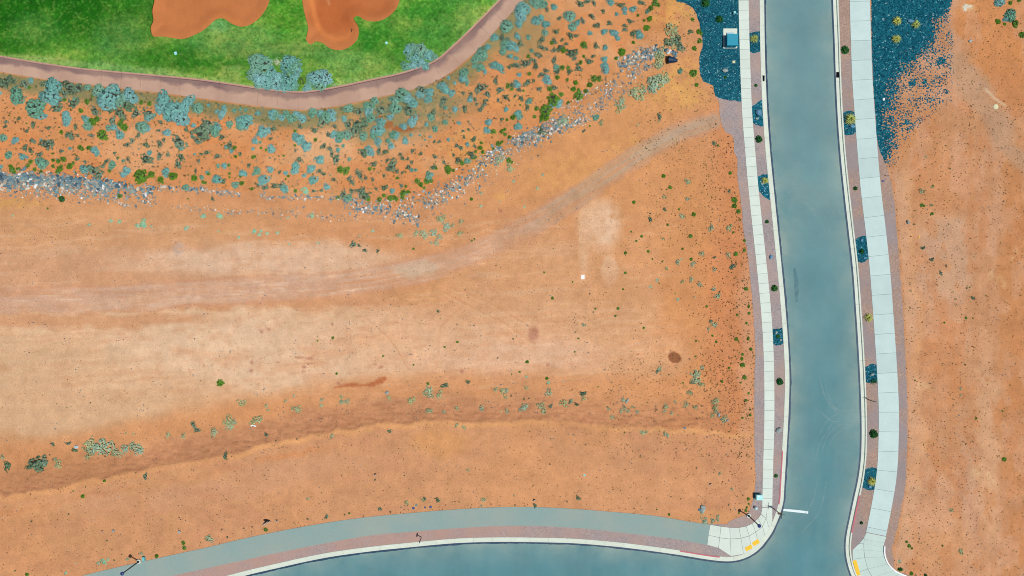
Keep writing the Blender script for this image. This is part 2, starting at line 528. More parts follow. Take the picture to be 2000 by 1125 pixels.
M['black_metal'] = flat_mat('dark_bronze_metal', alb(26, 26, 40), .4, .5, (1, .05), (10, .05))
M['blue_metal'] = flat_mat('dark_blue_cap_metal', alb(24, 50, 118), .45, .5, (1, .05), (10, .05))
M['teal'] = flat_mat('teal_cabinet_paint', alb(0, 150, 178), .45, .4, (1.2, .04), (10, .04))
M['teal_light'] = flat_mat('pale_teal_paint', alb(110, 205, 210), .45, .4, (1.2, .05), (10, .05))
M['steel'] = flat_mat('pale_steel', alb(165, 208, 222), .4, .5, (1.2, .06), (10, .05))
M['white'] = flat_mat('white_plastic', alb(246, 246, 246), .5, .4, (1, .03), (10, .03))
M['cream'] = flat_mat('cream_plastic', alb(222, 222, 178), .6, .3, (1, .05), (10, .05))
M['cyan'] = flat_mat('pale_cyan_plastic', alb(160, 230, 232), .5, .4, (1, .05), (10, .05))
M['signred'] = flat_mat('red_sign_face', alb(190, 40, 50), .5, .4)
M['signgreen'] = flat_mat('green_sign_face', alb(60, 130, 90), .5, .4)
M['black'] = flat_mat('black_plastic', alb(16, 18, 26), .5, .4)
M['pipe'] = flat_mat('black_corrugated_pipe', alb(12, 52, 84), .45, .4)
M['iron'] = flat_mat('cast_iron', alb(10, 11, 18), .9, .1)
M['orange'] = flat_mat('orange_stake_paint', alb(250, 180, 110), .6, .3)
M['boulder'] = flat_mat('grey_boulder_rock', alb(160, 172, 170), .9, .15, (1.5, .22), (7, .2), .1, .8)
M['boulder_blue'] = flat_mat('blue_grey_boulder_rock', alb(98, 150, 180), .9, .15, (1.5, .22), (7, .2), .1, .8)
M['rock'] = flat_mat('riprap_rock', None, .9, .15, (2, .12), (8, .16), 0, .6, True)
M['plank'] = flat_mat('weathered_pale_wood', alb(222, 214, 190), .8, .2)
M['twig_shade'] = flat_mat('shaded_shrub_twigs', alb(66, 70, 62), .95)  # twig core, coloured dark to read as shade between the leaf clumps
M['weed'] = flat_mat('weed_leaves', None, .9, .1, (1, .1), (9, .1), 0, 0, True)
M['lawn'] = flat_mat('mown_turf', None, .95, .08, (.5, .14), (3.6, .24), 0, .5, True)

def foliage_mat(name, c, c2, rnd=.16, gain=1.45):
    m, nt, b = new_mat(name, .9, .1)
    p = pos(nt)
    oi = N(nt, 'ShaderNodeObjectInfo')
    c0 = mixc(nt, oi.outputs['Random'], alb(*c, gain=gain), alb(*c2, gain=gain))
    c0 = mult(nt, c0, noise_fac(nt, p, 3.2, 3, .28, .72, .66, 1.32))
    nt.links.new(c0, b.inputs['Base Color'])
    return m
M['sage'] = foliage_mat('sagebrush_leaves', (102, 156, 146), (118, 164, 162), gain=1.34)
M['sageg'] = foliage_mat('green_sagebrush_leaves', (100, 150, 126), (116, 158, 138), gain=1.34)
M['grey'] = foliage_mat('grey_green_leaves', (92, 116, 86), (112, 134, 112), gain=1.4)
M['green'] = foliage_mat('olive_green_leaves', (76, 118, 28), (96, 130, 54))
M['lush'] = foliage_mat('deep_green_leaves', (24, 84, 36), (48, 104, 46), gain=1.3)
M['dry'] = foliage_mat('dry_pale_leaves', (158, 162, 116), (140, 164, 140))
M['pale'] = foliage_mat('pale_teal_leaves', (120, 184, 150), (134, 180, 158))
M['grass'] = foliage_mat('yellow_grass_blades', (176, 178, 90), (160, 172, 96))

# --- road
def road_mat():
    m, nt, b = new_mat('asphalt', .85, .25)
    p = pos(nt)
    a = N(nt, 'ShaderNodeAttribute', attribute_name='soil')     # r: how dusty, g: how blue
    sx = N(nt, 'ShaderNodeSeparateColor'); nt.links.new(a.outputs['Color'], sx.inputs[0])
    c = mixc(nt, sx.outputs[1], alb(116, 152, 155), alb(80, 135, 144))
    st = noise_fac(nt, p, .5, 4, .3, .7, 0, 1, (1.0, .16, 1, R(4)))
    c = mixc(nt, mult_f(nt, st, .5), c, alb(102, 147, 152))
    dust = mult_f(nt, sx.outputs[0], noise_fac(nt, p, .22, 4, .3, .65, .25, 1))
    c = mixc(nt, dust, c, alb(146, 166, 158))
    # faint darker blotches where sealer pooled
    c = mult(nt, c, noise_fac(nt, p, .14, 5, .3, .7, .90, 1.08))
    c = mult(nt, c, noise_fac(nt, p, 9, 2, .25, .75, .93, 1.07))
    nt.links.new(c, b.inputs['Base Color'])
    bump(nt, b, noise_fac(nt, p, 14, 2), .2, .01)
    return m
M['road'] = road_mat()
M['trail'] = flat_mat('worn_grey_asphalt', alb(146, 171, 166), .9, .15, (.15, .06), (7, .06), 0, .2, False, 0, alb(154, 168, 160))

def mark_mat(name, c, alpha):
    m, nt, b = new_mat(name, .8, .2)
    b.inputs['Base Color'].default_value = (*c, 1)
    p = pos(nt)
    f = noise_fac(nt, p, 1.4, 4, .35, .65, alpha * .3, alpha)
    nt.links.new(f, b.inputs['Alpha'])
    return m
M['tyre_pale'] = mark_mat('pale_tyre_scuff', alb(158, 194, 194), .42)
M['tyre_dark'] = mark_mat('dark_tyre_rubber', alb(66, 122, 140), .3)

def cart_mat():
    m, nt, b = new_mat('pink_cart_path_concrete', .9, .15)
    p = pos(nt)
    uv = N(nt, 'ShaderNodeUVMap')
    sp = N(nt, 'ShaderNodeSeparateXYZ'); nt.links.new(uv.outputs[0], sp.inputs[0])
    c = mixc(nt, noise_fac(nt, p, .25, 4, .35, .65), alb(200, 166, 144), alb(186, 150, 130))
    # damp dirt washed along the kerb side (u = along in m, v = 0 at the kerb)
    n = noise_fac(nt, p, .35, 4, .3, .7, -.16, .16)
    ad = N(nt, 'ShaderNodeMath', operation='ADD'); nt.links.new(sp.outputs[1], ad.inputs[0]); nt.links.new(n, ad.inputs[1])
    r = N(nt, 'ShaderNodeMapRange'); r.inputs['From Min'].default_value = .26; r.inputs['From Max'].default_value = .46
    r.inputs['To Min'].default_value = 1; r.inputs['To Max'].default_value = 0
    nt.links.new(ad.outputs[0], r.inputs['Value'])
    c = mixc(nt, mult_f(nt, r.outputs[0], noise_fac(nt, p, .09, 3, .35, .6, .45, 1)), c, alb(130, 104, 102))
    c = mult(nt, c, noise_fac(nt, p, 8, 2, .25, .75, .94, 1.06))
    nt.links.new(c, b.inputs['Base Color'])
    bump(nt, b, noise_fac(nt, p, 12, 2), .2, .01)
    return m
M['cart'] = cart_mat()
M['cart_kerb'] = flat_mat('pink_kerb_concrete', alb(196, 152, 138), .9, .15, (.5, .1), (8, .08))

def sand_mat():
    m, nt, b = new_mat('red_bunker_sand', .95, .08)
    p = pos(nt)
    a = N(nt, 'ShaderNodeAttribute', attribute_name='soil'); c = a.outputs['Color']
    c = mult(nt, c, noise_fac(nt, p, .35, 5, .3, .7, .93, 1.07))
    w = N(nt, 'ShaderNodeTexWave', wave_type='RINGS', rings_direction='Z')
    w.inputs['Scale'].default_value = .9; w.inputs['Distortion'].default_value = 6; w.inputs['Detail'].default_value = 3
    w.inputs['Detail Scale'].default_value = .25
    mp = N(nt, 'ShaderNodeMapping'); mp.inputs['Location'].default_value = (28, -42, 0); nt.links.new(p, mp.inputs['Vector'])
    nt.links.new(mp.outputs[0], w.inputs['Vector'])
    r = N(nt, 'ShaderNodeMapRange'); r.inputs['To Min'].default_value = .975; r.inputs['To Max'].default_value = 1.025
    nt.links.new(w.outputs[1], r.inputs['Value'])
    c = mult(nt, c, r.outputs[0])
    c = mult(nt, c, noise_fac(nt, p, 5, 3, .25, .75, .95, 1.05))
    nt.links.new(c, b.inputs['Base Color'])
    bump(nt, b, noise_fac(nt, p, 1.6, 5), .5, .05)
    return m
M['sand'] = sand_mat()

# ------------------------------------------------------------------ soil painting (soil kinds, plus light and shade painted on the bank)
def blend(c, m, rgb_):
    return c + (np.array(rgb_, float) - c) * np.clip(m, 0, 1)[..., None]

def ell(px, py, cx, cy, rx, ry, soft=.35, rot=0):
    a = R(rot); dx = px - cx; dy = py - cy
    u = (dx * math.cos(a) + dy * math.sin(a)) / rx; v = (-dx * math.sin(a) + dy * math.cos(a)) / ry
    return 1 - sstep(1 - soft, 1 + soft, np.hypot(u, v))

def stroke(px, py, line, w, soft=4):
    return 1 - sstep(w - soft, w + soft, dist_line(px, py, line))

TRACK = smooth([(-60, 590), (0, 588), (150, 584), (300, 577), (500, 565), (700, 551), (850, 519), (920, 496), (1000, 458), (1070, 420), (1120, 388), (1190, 340), (1250, 300), (1320, 262), (1395, 235)], 25)

def paint(px0, py0):
    n1 = fbm(px0 / 60, py0 / 40, 1) - .5
    n2 = fbm(px0 / 60, py0 / 40, 11) - .5
    px = px0 + n1 * 46; py = py0 + n2 * 34
    A = fbm(px0 / 200, py0 / 130, 21); B = fbm(px0 / 45, py0 / 30, 31); F = fbm(px0 / 9, py0 / 9, 41, 3)
    HS = fbm(px0 / 120, (py0 + px0 * .07 + n1 * 22) / 5.0, 61, 3)          # streaks along x, left by the grader
    VS = fbm(px0 / 6.0, py0 / 150, 71, 3)          # streaks along y, right field
    c = np.zeros(px.shape + (3,)) + np.array([212, 152, 106.])
    ly = np.interp(px0, LX, LY); ry_ = np.interp(px0, RX, RY)
    # middle pad
    c = blend(c, ell(px, py, 120, 510, 420, 90) * .9, (209, 160, 124))
    c = blend(c, ell(px, py, 520, 508, 260, 34) * .9, (224, 186, 156))
    c = blend(c, ell(px, py, 420, 680, 620, 95) * .95, (224, 184, 148))
    c = blend(c, ell(px, py, 60, 760, 340, 105) * .95, (217, 176, 138))
    c = blend(c, ell(px, py, 560, 680, 330, 62) * .75, (230, 194, 162))
    c = blend(c, ell(px, py, 1000, 660, 380, 90) * .85, (224, 176, 138))
    c = blend(c, ell(px, py, 1030, 700, 200, 40) * .5, (230, 186, 156))
    c = blend(c, ell(px, py, 1120, 540, 260, 90) * .6, (220, 168, 126))
    c = blend(c, ell(px, py, 150, 625, 260, 16) * .8, (207, 152, 112))
    c = blend(c, ell(px, py, 560, 592, 300, 11) * .7, (209, 150, 108))
    c = blend(c, ell(px, py, 830, 578, 70, 16) * .7, (216, 158, 108))
    c = blend(c, ell(px, py, 1270, 560, 130, 260) * .45, (218, 158, 110))
    c = blend(c, ell(px, py, 1345, 640, 60, 330) * .55, (214, 144, 90))
    c = blend(c, ell(px, py, 1425, 560, 42, 370, .6) * .75, (208, 136, 90))
    c = blend(c, ell(px, py, 1462, 640, 16, 300, .5) * .6, (216, 160, 124))
    c = blend(c, ell(px, py, 1250, 400, 160, 110) * .6, (212, 150, 100))
    c = blend(c, ell(px0 + n1 * 10, py0 + n2 * 10, 1176, 440, 34, 48, .45) * .95 * sstep(.22, .5, B * .6 + F * .4), (232, 194, 162))
    c = blend(c, ell(px, py, 1150, 430, 30, 50) * .5, (226, 180, 142))
    c = blend(c, ell(px0 + n1 * 10, py0 + n2 * 10, 1190, 530, 16, 34, .2) * .6, (230, 190, 156))
    c = blend(c, ell(px0, py0, 1140, 470, 10, 80, .4) * .6, (228, 186, 150))
    c = blend(c, ell(px, py, 1290, 690, 60, 40) * .6, (222, 168, 126))
    c = blend(c, ell(px, py, 1000, 575, 240, 60) * .3, (208, 152, 108))
    # desert above the rock band
    up = sstep(-6, 10, ry_ - py0 + n2 * 20) * (1 - sstep(1300, 1345, px))
    c = blend(c, up * .95, (216, 148, 96))
    c = blend(c, up * sstep(.52, .7, A) * .6, (222, 170, 124))
    c = blend(c, up * sstep(.50, .68, B) * .35, (206, 128, 74))
    c = blend(c, ell(px, py, 620, 285, 60, 40) * .6, (228, 180, 136))
    c = blend(c, ell(px, py, 280, 290, 90, 40) * .5, (226, 176, 132))
    up2 = ell(px, py, 60, 440, 500, 46) * .7
    c = blend(c, up2, (213, 158, 112))
    c = blend(c, ell(px, py, 1180, 250, 240, 70, .4, -35) * .6, (214, 152, 98))
    # litter and low dry herbs below the cart path
    dc = dist_line(px0, py0, CART_L[::3])
    belo = sstep(0, 4, dc) * (py0 > np.interp(px0, [p[0] for p in CART_L], [p[1] for p in CART_L]))
    lit = (1 - sstep(14, 44, dc + (B - .5) * 50)) * belo
    c = blend(c, lit * .9 * sstep(.2, .5, F + .15), (138, 134, 92))
    c = blend(c, lit * sstep(.55, .7, B) * .8, (168, 150, 100))
    c = blend(c, (1 - sstep(2.0, 4.0, dc)) * belo * .8, (196, 126, 74))
    thick = ell(px, py, 800, 225, 120, 42, .4, -12) + ell(px, py, 560, 232, 90, 14, .5) + ell(px, py, 1010, 60, 70, 60, .5) * .7
    c = blend(c, thick * sstep(.25, .5, B * .5 + F * .5) * .85, (142, 136, 96))
    for cx, cy, rx, ry in ((735, 230, 12, 9), (762, 248, 14, 6), (790, 257, 20, 4)):
        c = blend(c, ell(px, py, cx, cy, rx, ry) * .8, (168, 100, 58))
    # yellow dry grass haze
    for cx, cy, rx, ry, k in ((1320, 30, 40, 30, .45), (1335, 150, 35, 40, .35), (1330, 190, 60, 20, .35), (1230, 285, 40, 20, .2), (1120, 340, 80, 30, .15), (1010, 200, 50, 30, .2),
                              (930, 290, 60, 35, .35), (30, 392, 60, 10, .4), (860, 1060, 4, 4, .1), (923, 419, 8, 4, .9), (978, 385, 10, 8, .4), (820, 985, 40, 9, .4), (1395, 1015, 30, 12, .4),
                              (1920, 55, 26, 34, .9), (1940, 95, 22, 16, .8), (1932, 130, 12, 8, .8), (1978, 100, 24, 34, .75), (1990, 160, 20, 26, .6), (1890, 30, 16, 20, .5), (1980, 60, 40, 60, .3)):
        c = blend(c, ell(px, py, cx, cy, rx, ry, .5) * k * sstep(.25, .62, F), (222, 176, 92))
    # bank, lower field: browner soil plus painted slope shade and lit lip
    d = bank_d(px0, py0)
    bf = 1 - sstep(1380, 1440, px0)
    slope = sstep(-.1, .2, d) * (1 - sstep(2.2, 5.6, d + (B - .5) * 4 + n1 * 2)) * bf
    c = blend(c, slope * .75 * (1 - .3 * sstep(900, 1100, px0)), (199, 142, 104))
    c = blend(c, slope * sstep(.5, .62, fbm(px0 / 16, py0 / 4, 81)) * .4, (182, 122, 88))
    low = sstep(0, .5, -d) * (1 - sstep(1440, 1480, px0))
    c = blend(c, sstep(3.5, 5, d) * (1 - sstep(6, 9, d)) * bf * .8, (213, 150, 102))
    c = blend(c, low * .7, (209, 153, 113))
    c = blend(c, low * (1 - sstep(.5, 1.3, -d)) * .9, (224, 164, 110))
    c = blend(c, low * (1 - sstep(.0, .8, np.abs(-d - 2.6))) * (1 - sstep(560, 700, px0)) * .7, (208, 138, 88))
    c = blend(c, ell(px, py, 380, 945, 320, 34, .4, -8) * .6, (208, 156, 120))
    c = blend(c, ell(px, py, 150, 1050, 200, 60) * .5, (205, 148, 104))
    c = blend(c, low * sstep(.48, .66, A) * .45, (215, 154, 104))
    c = blend(c, low * sstep(.50, .70, fbm(px0 / 70, py0 / 24, 66)) * .35, (202, 142, 106))
    c = blend(c, ell(px, py, 860, 860, 50, 30) * .5, (220, 158, 98))
    c = blend(c, ell(px, py, 1050, 960, 260, 50) * .4, (218, 158, 112))
    c = blend(c, ell(px, py, 0, 900, 240, 50) * .5, (196, 138, 94))
    # graded track
    tw = np.interp(px0, [0, 300, 700, 850, 1000, 1150, 1400], [25, 27, 23, 23, 20, 21, 17])
    dt0, ta, tsg = line_param(px0, py0, TRACK)
    dt = dt0 + n1 * 14 + (F - .5) * 5
    TS = fbm(ta / 110, dt0 * tsg / 3.6, 75, 3)
    tm = 1 - sstep(tw - 6, tw + 5, dt + (TS - .5) * 9)
    gx = sstep(950, 1150, px0)[..., None]
    tc = np.array([209, 169, 145.]) * (1 - gx) + np.array([187, 162, 140.]) * gx
    c = c + (tc - c) * (tm * np.clip(.45 + 1.1 * (TS - .3), .3, .95))[..., None]
    c = blend(c, tm * sstep(.60, .72, TS) * sstep(.50, .66, B) * .6 * (1 - gx[..., 0]), (230, 200, 172))
    c = blend(c, tm * (1 - sstep(.32, .42, TS)) * .4, (204, 146, 110))
    c = blend(c, ell(px, py, 810, 528, 40, 14) * .6, (206, 184, 158))
    c = blend(c, sstep(tw - 4, tw, dt) * (1 - sstep(tw, tw + 5, dt)) * .45, (205, 148, 116))
    # grader streaks, ruts
    pad = (1 - sstep(1240, 1380, px0)) * sstep(395, 450, py0) * (1 - sstep(750, 800, py0))
    c = blend(c, pad * sstep(.54, .72, HS) * sstep(.42, .6, B) * .30, (206, 152, 116))
    c = blend(c, pad * sstep(.56, .70, fbm(px0 / 22, py0 / 14, 67)) * .28, (208, 152, 114))
    c = blend(c, pad * sstep(.58, .74, fbm(px0 / 90, py0 / 30, 68)) * .35, (212, 154, 112))
    c = blend(c, pad * (1 - sstep(.30, .44, HS)) * .22, (232, 198, 166))
    for ln, w in (([(860, 566), (930, 600), (1000, 640), (1045, 672)], 2.6), ([(880, 560), (950, 585), (1020, 628), (1050, 650)], 2.2), ([(900, 600), (860, 640), (850, 720)], 3.0), ([(690, 600), (760, 660), (800, 720)], 3.0),
                  ([(1000, 470), (1006, 500), (1002, 530)], 1.6), ([(1025, 475), (1018, 500), (1030, 520)], 1.6), ([(1155, 480), (1153, 560)], 2.2), ([(330, 478), (326, 500), (300, 520)], 2), ([(424, 480), (424, 508)], 2.2),
                  ([(452, 480), (453, 505)], 1.8), ([(494, 480), (492, 515), (470, 520)], 2.2), ([(507, 500), (506, 526)], 2.0), ([(1050, 630), (1160, 620), (1210, 622)], 1.6), ([(400, 535), (520, 528), (640, 536)], 1.4)):
        c = blend(c, stroke(px0 + n1 * 8, py0 + n2 * 8, ln, w * .6, 1.6) * .42 * sstep(.28, .55, B), (200, 142, 102))
        c = blend(c, stroke(px0 + n1 * 8 + 1, py0 + n2 * 8 - 5, ln, .6, 1.8) * .3, (234, 196, 160))
    # damp spots and scrapes
    w1 = ell(px0 + n1 * 18, py0 + n2 * 18, 1317, 697, 12, 10, .12)
    c = blend(c, w1, (152, 98, 66))
    c = blend(c, stroke(px0 + n1 * 10, py0 + n2 * 10, [(655, 757), (690, 752), (725, 749), (752, 741)], 2.0 + 5 * sstep(.3, .7, fbm(px0 / 14, py0 / 8, 83)) * sstep(660, 720, px0), 2.0) * .85, (184, 108, 68))
    for cx, cy, rx, ry in ((586, 698, 10, 2.5), (604, 700, 8, 3), (604, 710, 7, 2), (594, 717, 5, 3), (593, 725, 3, 2), (492, 708, 3, 4), (491, 724, 4, 4), (744, 717, 5, 3), (733, 712, 3, 2), (543, 708, 3, 2), (661, 749, 4, 3),
                           (511, 648, 3.5, 3.5), (525, 643, 3, 3), (649, 633, 3, 3), (902, 725, 4, 4), (1070, 712, 3.5, 4), (1042, 652, 10, 14), (977, 412, 4.5, 3.5)):
        c = blend(c, ell(px0, py0, cx, cy, rx, ry, .4) * .55, (170, 112, 92))
    c = blend(c, ell(px0, py0, 348, 485, 11, 13, .4) * .6 * sstep(.3, .6, F), (180, 160, 150))
    # field to the right of the road
    ea = sstep(1700, 1730, px0)
    e = np.zeros(c.shape) + np.array([202, 148, 108.])
    e = blend(e, sstep(.5, .7, VS) * .32 * sstep(.35, .6, B), (212, 164, 132))
    e = blend(e, (1 - sstep(.30, .46, VS)) * .28, (194, 134, 92))
    e = blend(e, ell(px, py, 1850, 500, 55, 90) * .75, (204, 164, 134))
    e = blend(e, ell(px, py, 1800, 700, 32, 50) * .7, (216, 168, 134))
    e = blend(e, ell(px, py, 1840, 690, 30, 90) * .6, (206, 138, 90))
    e = blend(e, ell(px, py, 1790, 800, 26, 60) * .5, (212, 160, 126))
    e = blend(e, ell(px, py, 1790, 265, 70, 60) * .6, (206, 146, 100))
    e = blend(e, ell(px, py, 1840, 360, 70, 60) * .5, (208, 144, 98))
    e = blend(e, ell(px, py, 1985, 600, 30, 600) * .6, (198, 134, 84))
    e = blend(e, ell(px, py, 1930, 880, 20, 200) * .6, (216, 170, 132))
    e = blend(e, ell(px, py, 1890, 980, 18, 160) * .5, (198, 154, 126))
    e = blend(e, ell(px, py, 1830, 1060, 80, 70) * .5, (220, 162, 118))
    e = blend(e, ell(px, py, 1940, 40, 80, 160) * .8, (208, 140, 88))
    e = blend(e, sstep(.48, .62, fbm(px0 / 34, py0 / 60, 171)) * .4, (212, 164, 134))
    e = blend(e, sstep(.54, .66, fbm(px0 / 26, py0 / 40, 173)) * .45, (202, 136, 90))
    vx = px0 - np.interp(py0, [0, 330, 450, 600, 740, 900, 1000, 1100], [1880, 1745, 1756, 1766, 1774, 1774, 1762, 1748])
    e = blend(e, sstep(-2, 3, vx) * (1 - sstep(14, 34, vx + n1 * 30)) * sstep(300, 360, py0) * .6, (216, 170, 136))
    e = blend(e, sstep(1765, 1800, px) * (1 - sstep(1850, 1890, px)) * sstep(640, 680, py0) * (1 - sstep(900, 960, py0)) * .5 * sstep(.35, .6, A + .1), (204, 140, 94))
    e = blend(e, stroke(px, py, [(1864, -60), (1862, 60), (1866, 130), (1876, 190)], 9, 5) * .8, (206, 156, 122))
    e = blend(e, stroke(px, py, [(1880, 120), (1905, 180), (1940, 235), (2010, 320)], 22, 12) * .8, (190, 152, 122))
    e = blend(e, stroke(px0 + n1 * 6, py0 + n2 * 6, [(1925, 175), (1945, 195), (1962, 205)], 2.6, 2) * .6, (222, 200, 170))
    e = blend(e, stroke(px, py, [(1768, 330), (1790, 520), (1800, 760), (1790, 960)], 5, 5) * .5, (222, 168, 122))
    e = blend(e, ell(px0 + n1 * 8, py0 + n2 * 8, 1893, 14, 12, 6, .3) * .5, (222, 206, 166))
    for cx, cy, rx, ry in ((1965, 555, 10, 10), (1910, 930, 10, 12), (1937, 940, 5, 14), (1790, 955, 10, 4), (1945, 545, 6, 14), (1980, 500, 6, 14), (1806, 757, 16, 6)):
        e = blend(e, ell(px, py, cx, cy, rx, ry, .8) * .4 * sstep(.3, .55, F), (228, 196, 152))
    c = c * (1 - ea[..., None]) + e * ea[..., None]
    # overall soil mottling
    c = c * np.array([1.002, .999, .985])
    c = c * (1 + (B - .5)[..., None] * .11 + (F - .5)[..., None] * .09)
    # loose dark gravel density east of the path
    g = np.zeros(px.shape)
    lim = np.interp(py0, [-200, 0, 40, 60, 100, 160, 200, 240, 290, 330, 345], [1862, 1860, 1862, 1864, 1866, 1868, 1862, 1800, 1762, 1745, 1730])
    core = np.interp(py0, [-200, 0, 20, 45, 60, 100, 140, 190, 260, 330], [1900, 1880, 1850, 1835, 1815, 1790, 1755, 1742, 1725, 1700])
    edge = sstep(1700, 1704, px0) * (1 - sstep(lim - 8, lim + 5, px0 + n1 * 22)) * (1 - sstep(320, 345, py0))
    g = edge * (0.50 + .8 * (1 - sstep(core - 26, core + 34, px0 + n1 * 60)))
    g = np.where(ell(px0, py0, 1838, 118, 9, 8, .3) > .5, .95, g)
    for cx, cy, r_ in ((1821, 80, 7), (1735, 170, 22), (1725, 200, 14), (1782, 162, 9), (1848, 178, 6), (1805, 160, 6), (1725, 260, 14), (1735, 290, 7), (1750, 288, 5), (1737, 305, 6), (1772, 238, 6), (1740, 232, 8)):
        g = np.maximum(g, ell(px0, py0, cx, cy, r_, r_, .4) * .95 * edge)
    g = g * (px0 > 1690)
    return c, g

def paint_lawn(px, py):
    A = fbm(px / 120, py / 60, 121); B = fbm(px / 30, py / 22, 131); F = fbm(px / 6, py / 5, 141, 3)
    n1 = fbm(px / 40, py / 30, 151) - .5
    c = np.zeros(px.shape + (3,)) + np.array([98, 150, 54.])
    c = blend(c, ell(px + n1 * 40, py, 60, 20, 220, 60, .5), (34, 106, 18))
    c = blend(c, ell(px + n1 * 40, py, 30, 90, 60, 20, .5) * .7, (46, 114, 24))
    c = blend(c, ell(px + n1 * 40, py, 70, 55, 50, 30, .5) * .6, (78, 134, 58))
    c = blend(c, ell(px + n1 * 40, py, 235, 75, 50, 45, .5) * .7, (92, 146, 66))
    c = blend(c, ell(px + n1 * 30, py, 380, 110, 110, 22, .5) * .8, (40, 112, 24))
    c = blend(c, ell(px + n1 * 30, py, 470, 80, 110, 34, .5) * .85, (112, 158, 74))
    c = blend(c, ell(px + n1 * 30, py, 430, 50, 26, 14, .5) * .8, (120, 176, 104))
    c = blend(c, ell(px + n1 * 30, py, 560, 20, 34, 60, .5) * .7, (66, 142, 34))
    c = blend(c, ell(px + n1 * 30, py, 575, 100, 110, 14, .6) * .7, (98, 142, 66))
    c = blend(c, ell(px + n1 * 30, py, 690, 125, 70, 26, .5) * .8, (118, 164, 80))
    c = blend(c, ell(px + n1 * 30, py, 750, 80, 60, 30, .5) * .7, (52, 126, 34))
    c = blend(c, ell(px + n1 * 30, py, 860, 40, 90, 60, .5) * .7, (88, 148, 58))
    c = blend(c, ell(px + n1 * 30, py, 820, 10, 60, 30, .5) * .6, (54, 128, 34))
    c = blend(c, ell(px + n1 * 30, py, 920, 45, 26, 40, .5) * .5, (112, 160, 80))
    dc = dist_line(px, py, CART_U[::3])
    wst = np.interp(px, [0, 60, 200, 380, 420, 480, 700, 800, 960], [4, 12, 18, 10, 6, 4, 8, 5, 4])
    c = blend(c, (1 - sstep(wst - 4, wst + 5, dc + n1 * 14)) * .85, (144, 176, 96))
    for x0, y0, x1, y1 in ((449, 127, 470, 165), (425, 140, 450, 160), (432, 128, 449, 140), (657, 150, 672, 168), (400, 148, 424, 157)):
        sq = (px > x0) & (px < x1) & (py > y0) & (py < y1)
        c = blend(c, sq * .45, (172, 186, 106))
    for ln in ([(400, 112), (500, 78), (600, 60)], [(420, 125), (520, 92), (640, 84), (740, 130)], [(520, 100), (640, 104), (700, 140)]):
        c = blend(c, stroke(px, py, ln, 2.2, 2.5) * .3, (150, 182, 92))
    c = blend(c, sstep(.5, .75, B) * .22, (124, 166, 84))
    F2 = fbm(px / 3.2, py / 2.6, 147, 2)
    c = blend(c, sstep(.58, .75, F2) * .45, (140, 170, 84))
    c = blend(c, (1 - sstep(.25, .42, F2)) * .35, (30, 92, 20))
    c = c * (1 + (A - .5)[..., None] * .22 + (B - .5)[..., None] * .22 + (F - .5)[..., None] * .30)
    c[..., 0] *= 1 + (B - .5) * .5
    return np.clip(c, 8, 235)

# ------------------------------------------------------------------ the land
CORRIDOR = [p for p in VERGE_W_EDGE if p[1] < 1029] + [(1387, 1024.5)] + TRAIL_U[1:] + [(-1200, 2100), (3200, 2100)] + VERGE_E_EDGE[::-1]
LAWN_POLY = CART_U + [(1300, -1200), (-900, -1200)]
CART_POLY = CART_U + CART_L[::-1]
def axis(lo, hi, step, far):
    a = list(np.arange(lo, hi, step))
    l = []; x = lo; s_ = step
    while x > -far:
        s_ *= 1.35; x -= s_; l.append(x)
    r_ = []; x = a[-1]; s_ = step
    while x < far:
        s_ *= 1.35; x += s_; r_.append(x)
    return np.array(l[::-1] + a + r_)
gx = axis(-40, 2045, 2.5, 22000)
gy = axis(-45, 1170, 2.5, 22000)
PX, PY = np.meshgrid(gx, gy)
Z = T(PX, PY)
cin = inside(PX, PY, CORRIDOR)
dcor = np.where(cin, dist_line(PX, PY, CORRIDOR, True), 0)
near = dist_line(PX, PY, VERGE_W_EDGE[::4]); near = np.minimum(near, dist_line(PX, PY, VERGE_E_EDGE[::4])); near = np.minimum(near, dist_line(PX, PY, TRAIL_U[::3]))
lin_ = inside(PX, PY, LAWN_POLY) | inside(PX, PY, CART_POLY)
dl = np.where(lin_, np.minimum(dist_line(PX, PY, CART_L), 40), 0)
rough_amp = sstep(2, 14, near) * (~cin)
Z = Z + rough_amp * ((fbm(PX / 14, PY / 14, 91) - .5) * .16 + (fbm(PX / 4, PY / 4, 92, 2) - .5) * .06)
bd = bank_d(PX, PY)
bk = sstep(0, .4, bd) * (1 - sstep(2.6, 4.2, bd)) * (1 - sstep(1370, 1430, PX))
Z = Z + bk * ((fbm(PX / 11, PY / 5, 95) - .5) * .34)
Z = Z - np.clip(dcor - 2.5, 0, 5) * .12 - np.clip(dl - 2.5, 0, 5) * .25
soil, grav = paint(PX, PY)
cols = np.concatenate([lin(np.clip(soil, 5, 250)) / np.array([KR, KG, KB]), grav[..., None]], -1).reshape(-1, 4)
k = S * (HC - Z) / HC
V = np.stack([(PX - 1000) * k, (562.5 - PY) * k, Z], -1).reshape(-1, 3)
ny, nx = PX.shape
idx = np.arange(ny * nx).reshape(ny, nx)
F = np.stack([idx[:-1, :-1], idx[1:, :-1], idx[1:, 1:], idx[:-1, 1:]], -1).reshape(-1, 4)
tag(link('ground', np_mesh('ground', V, F, M['ground'], cols, True)), kind='structure')

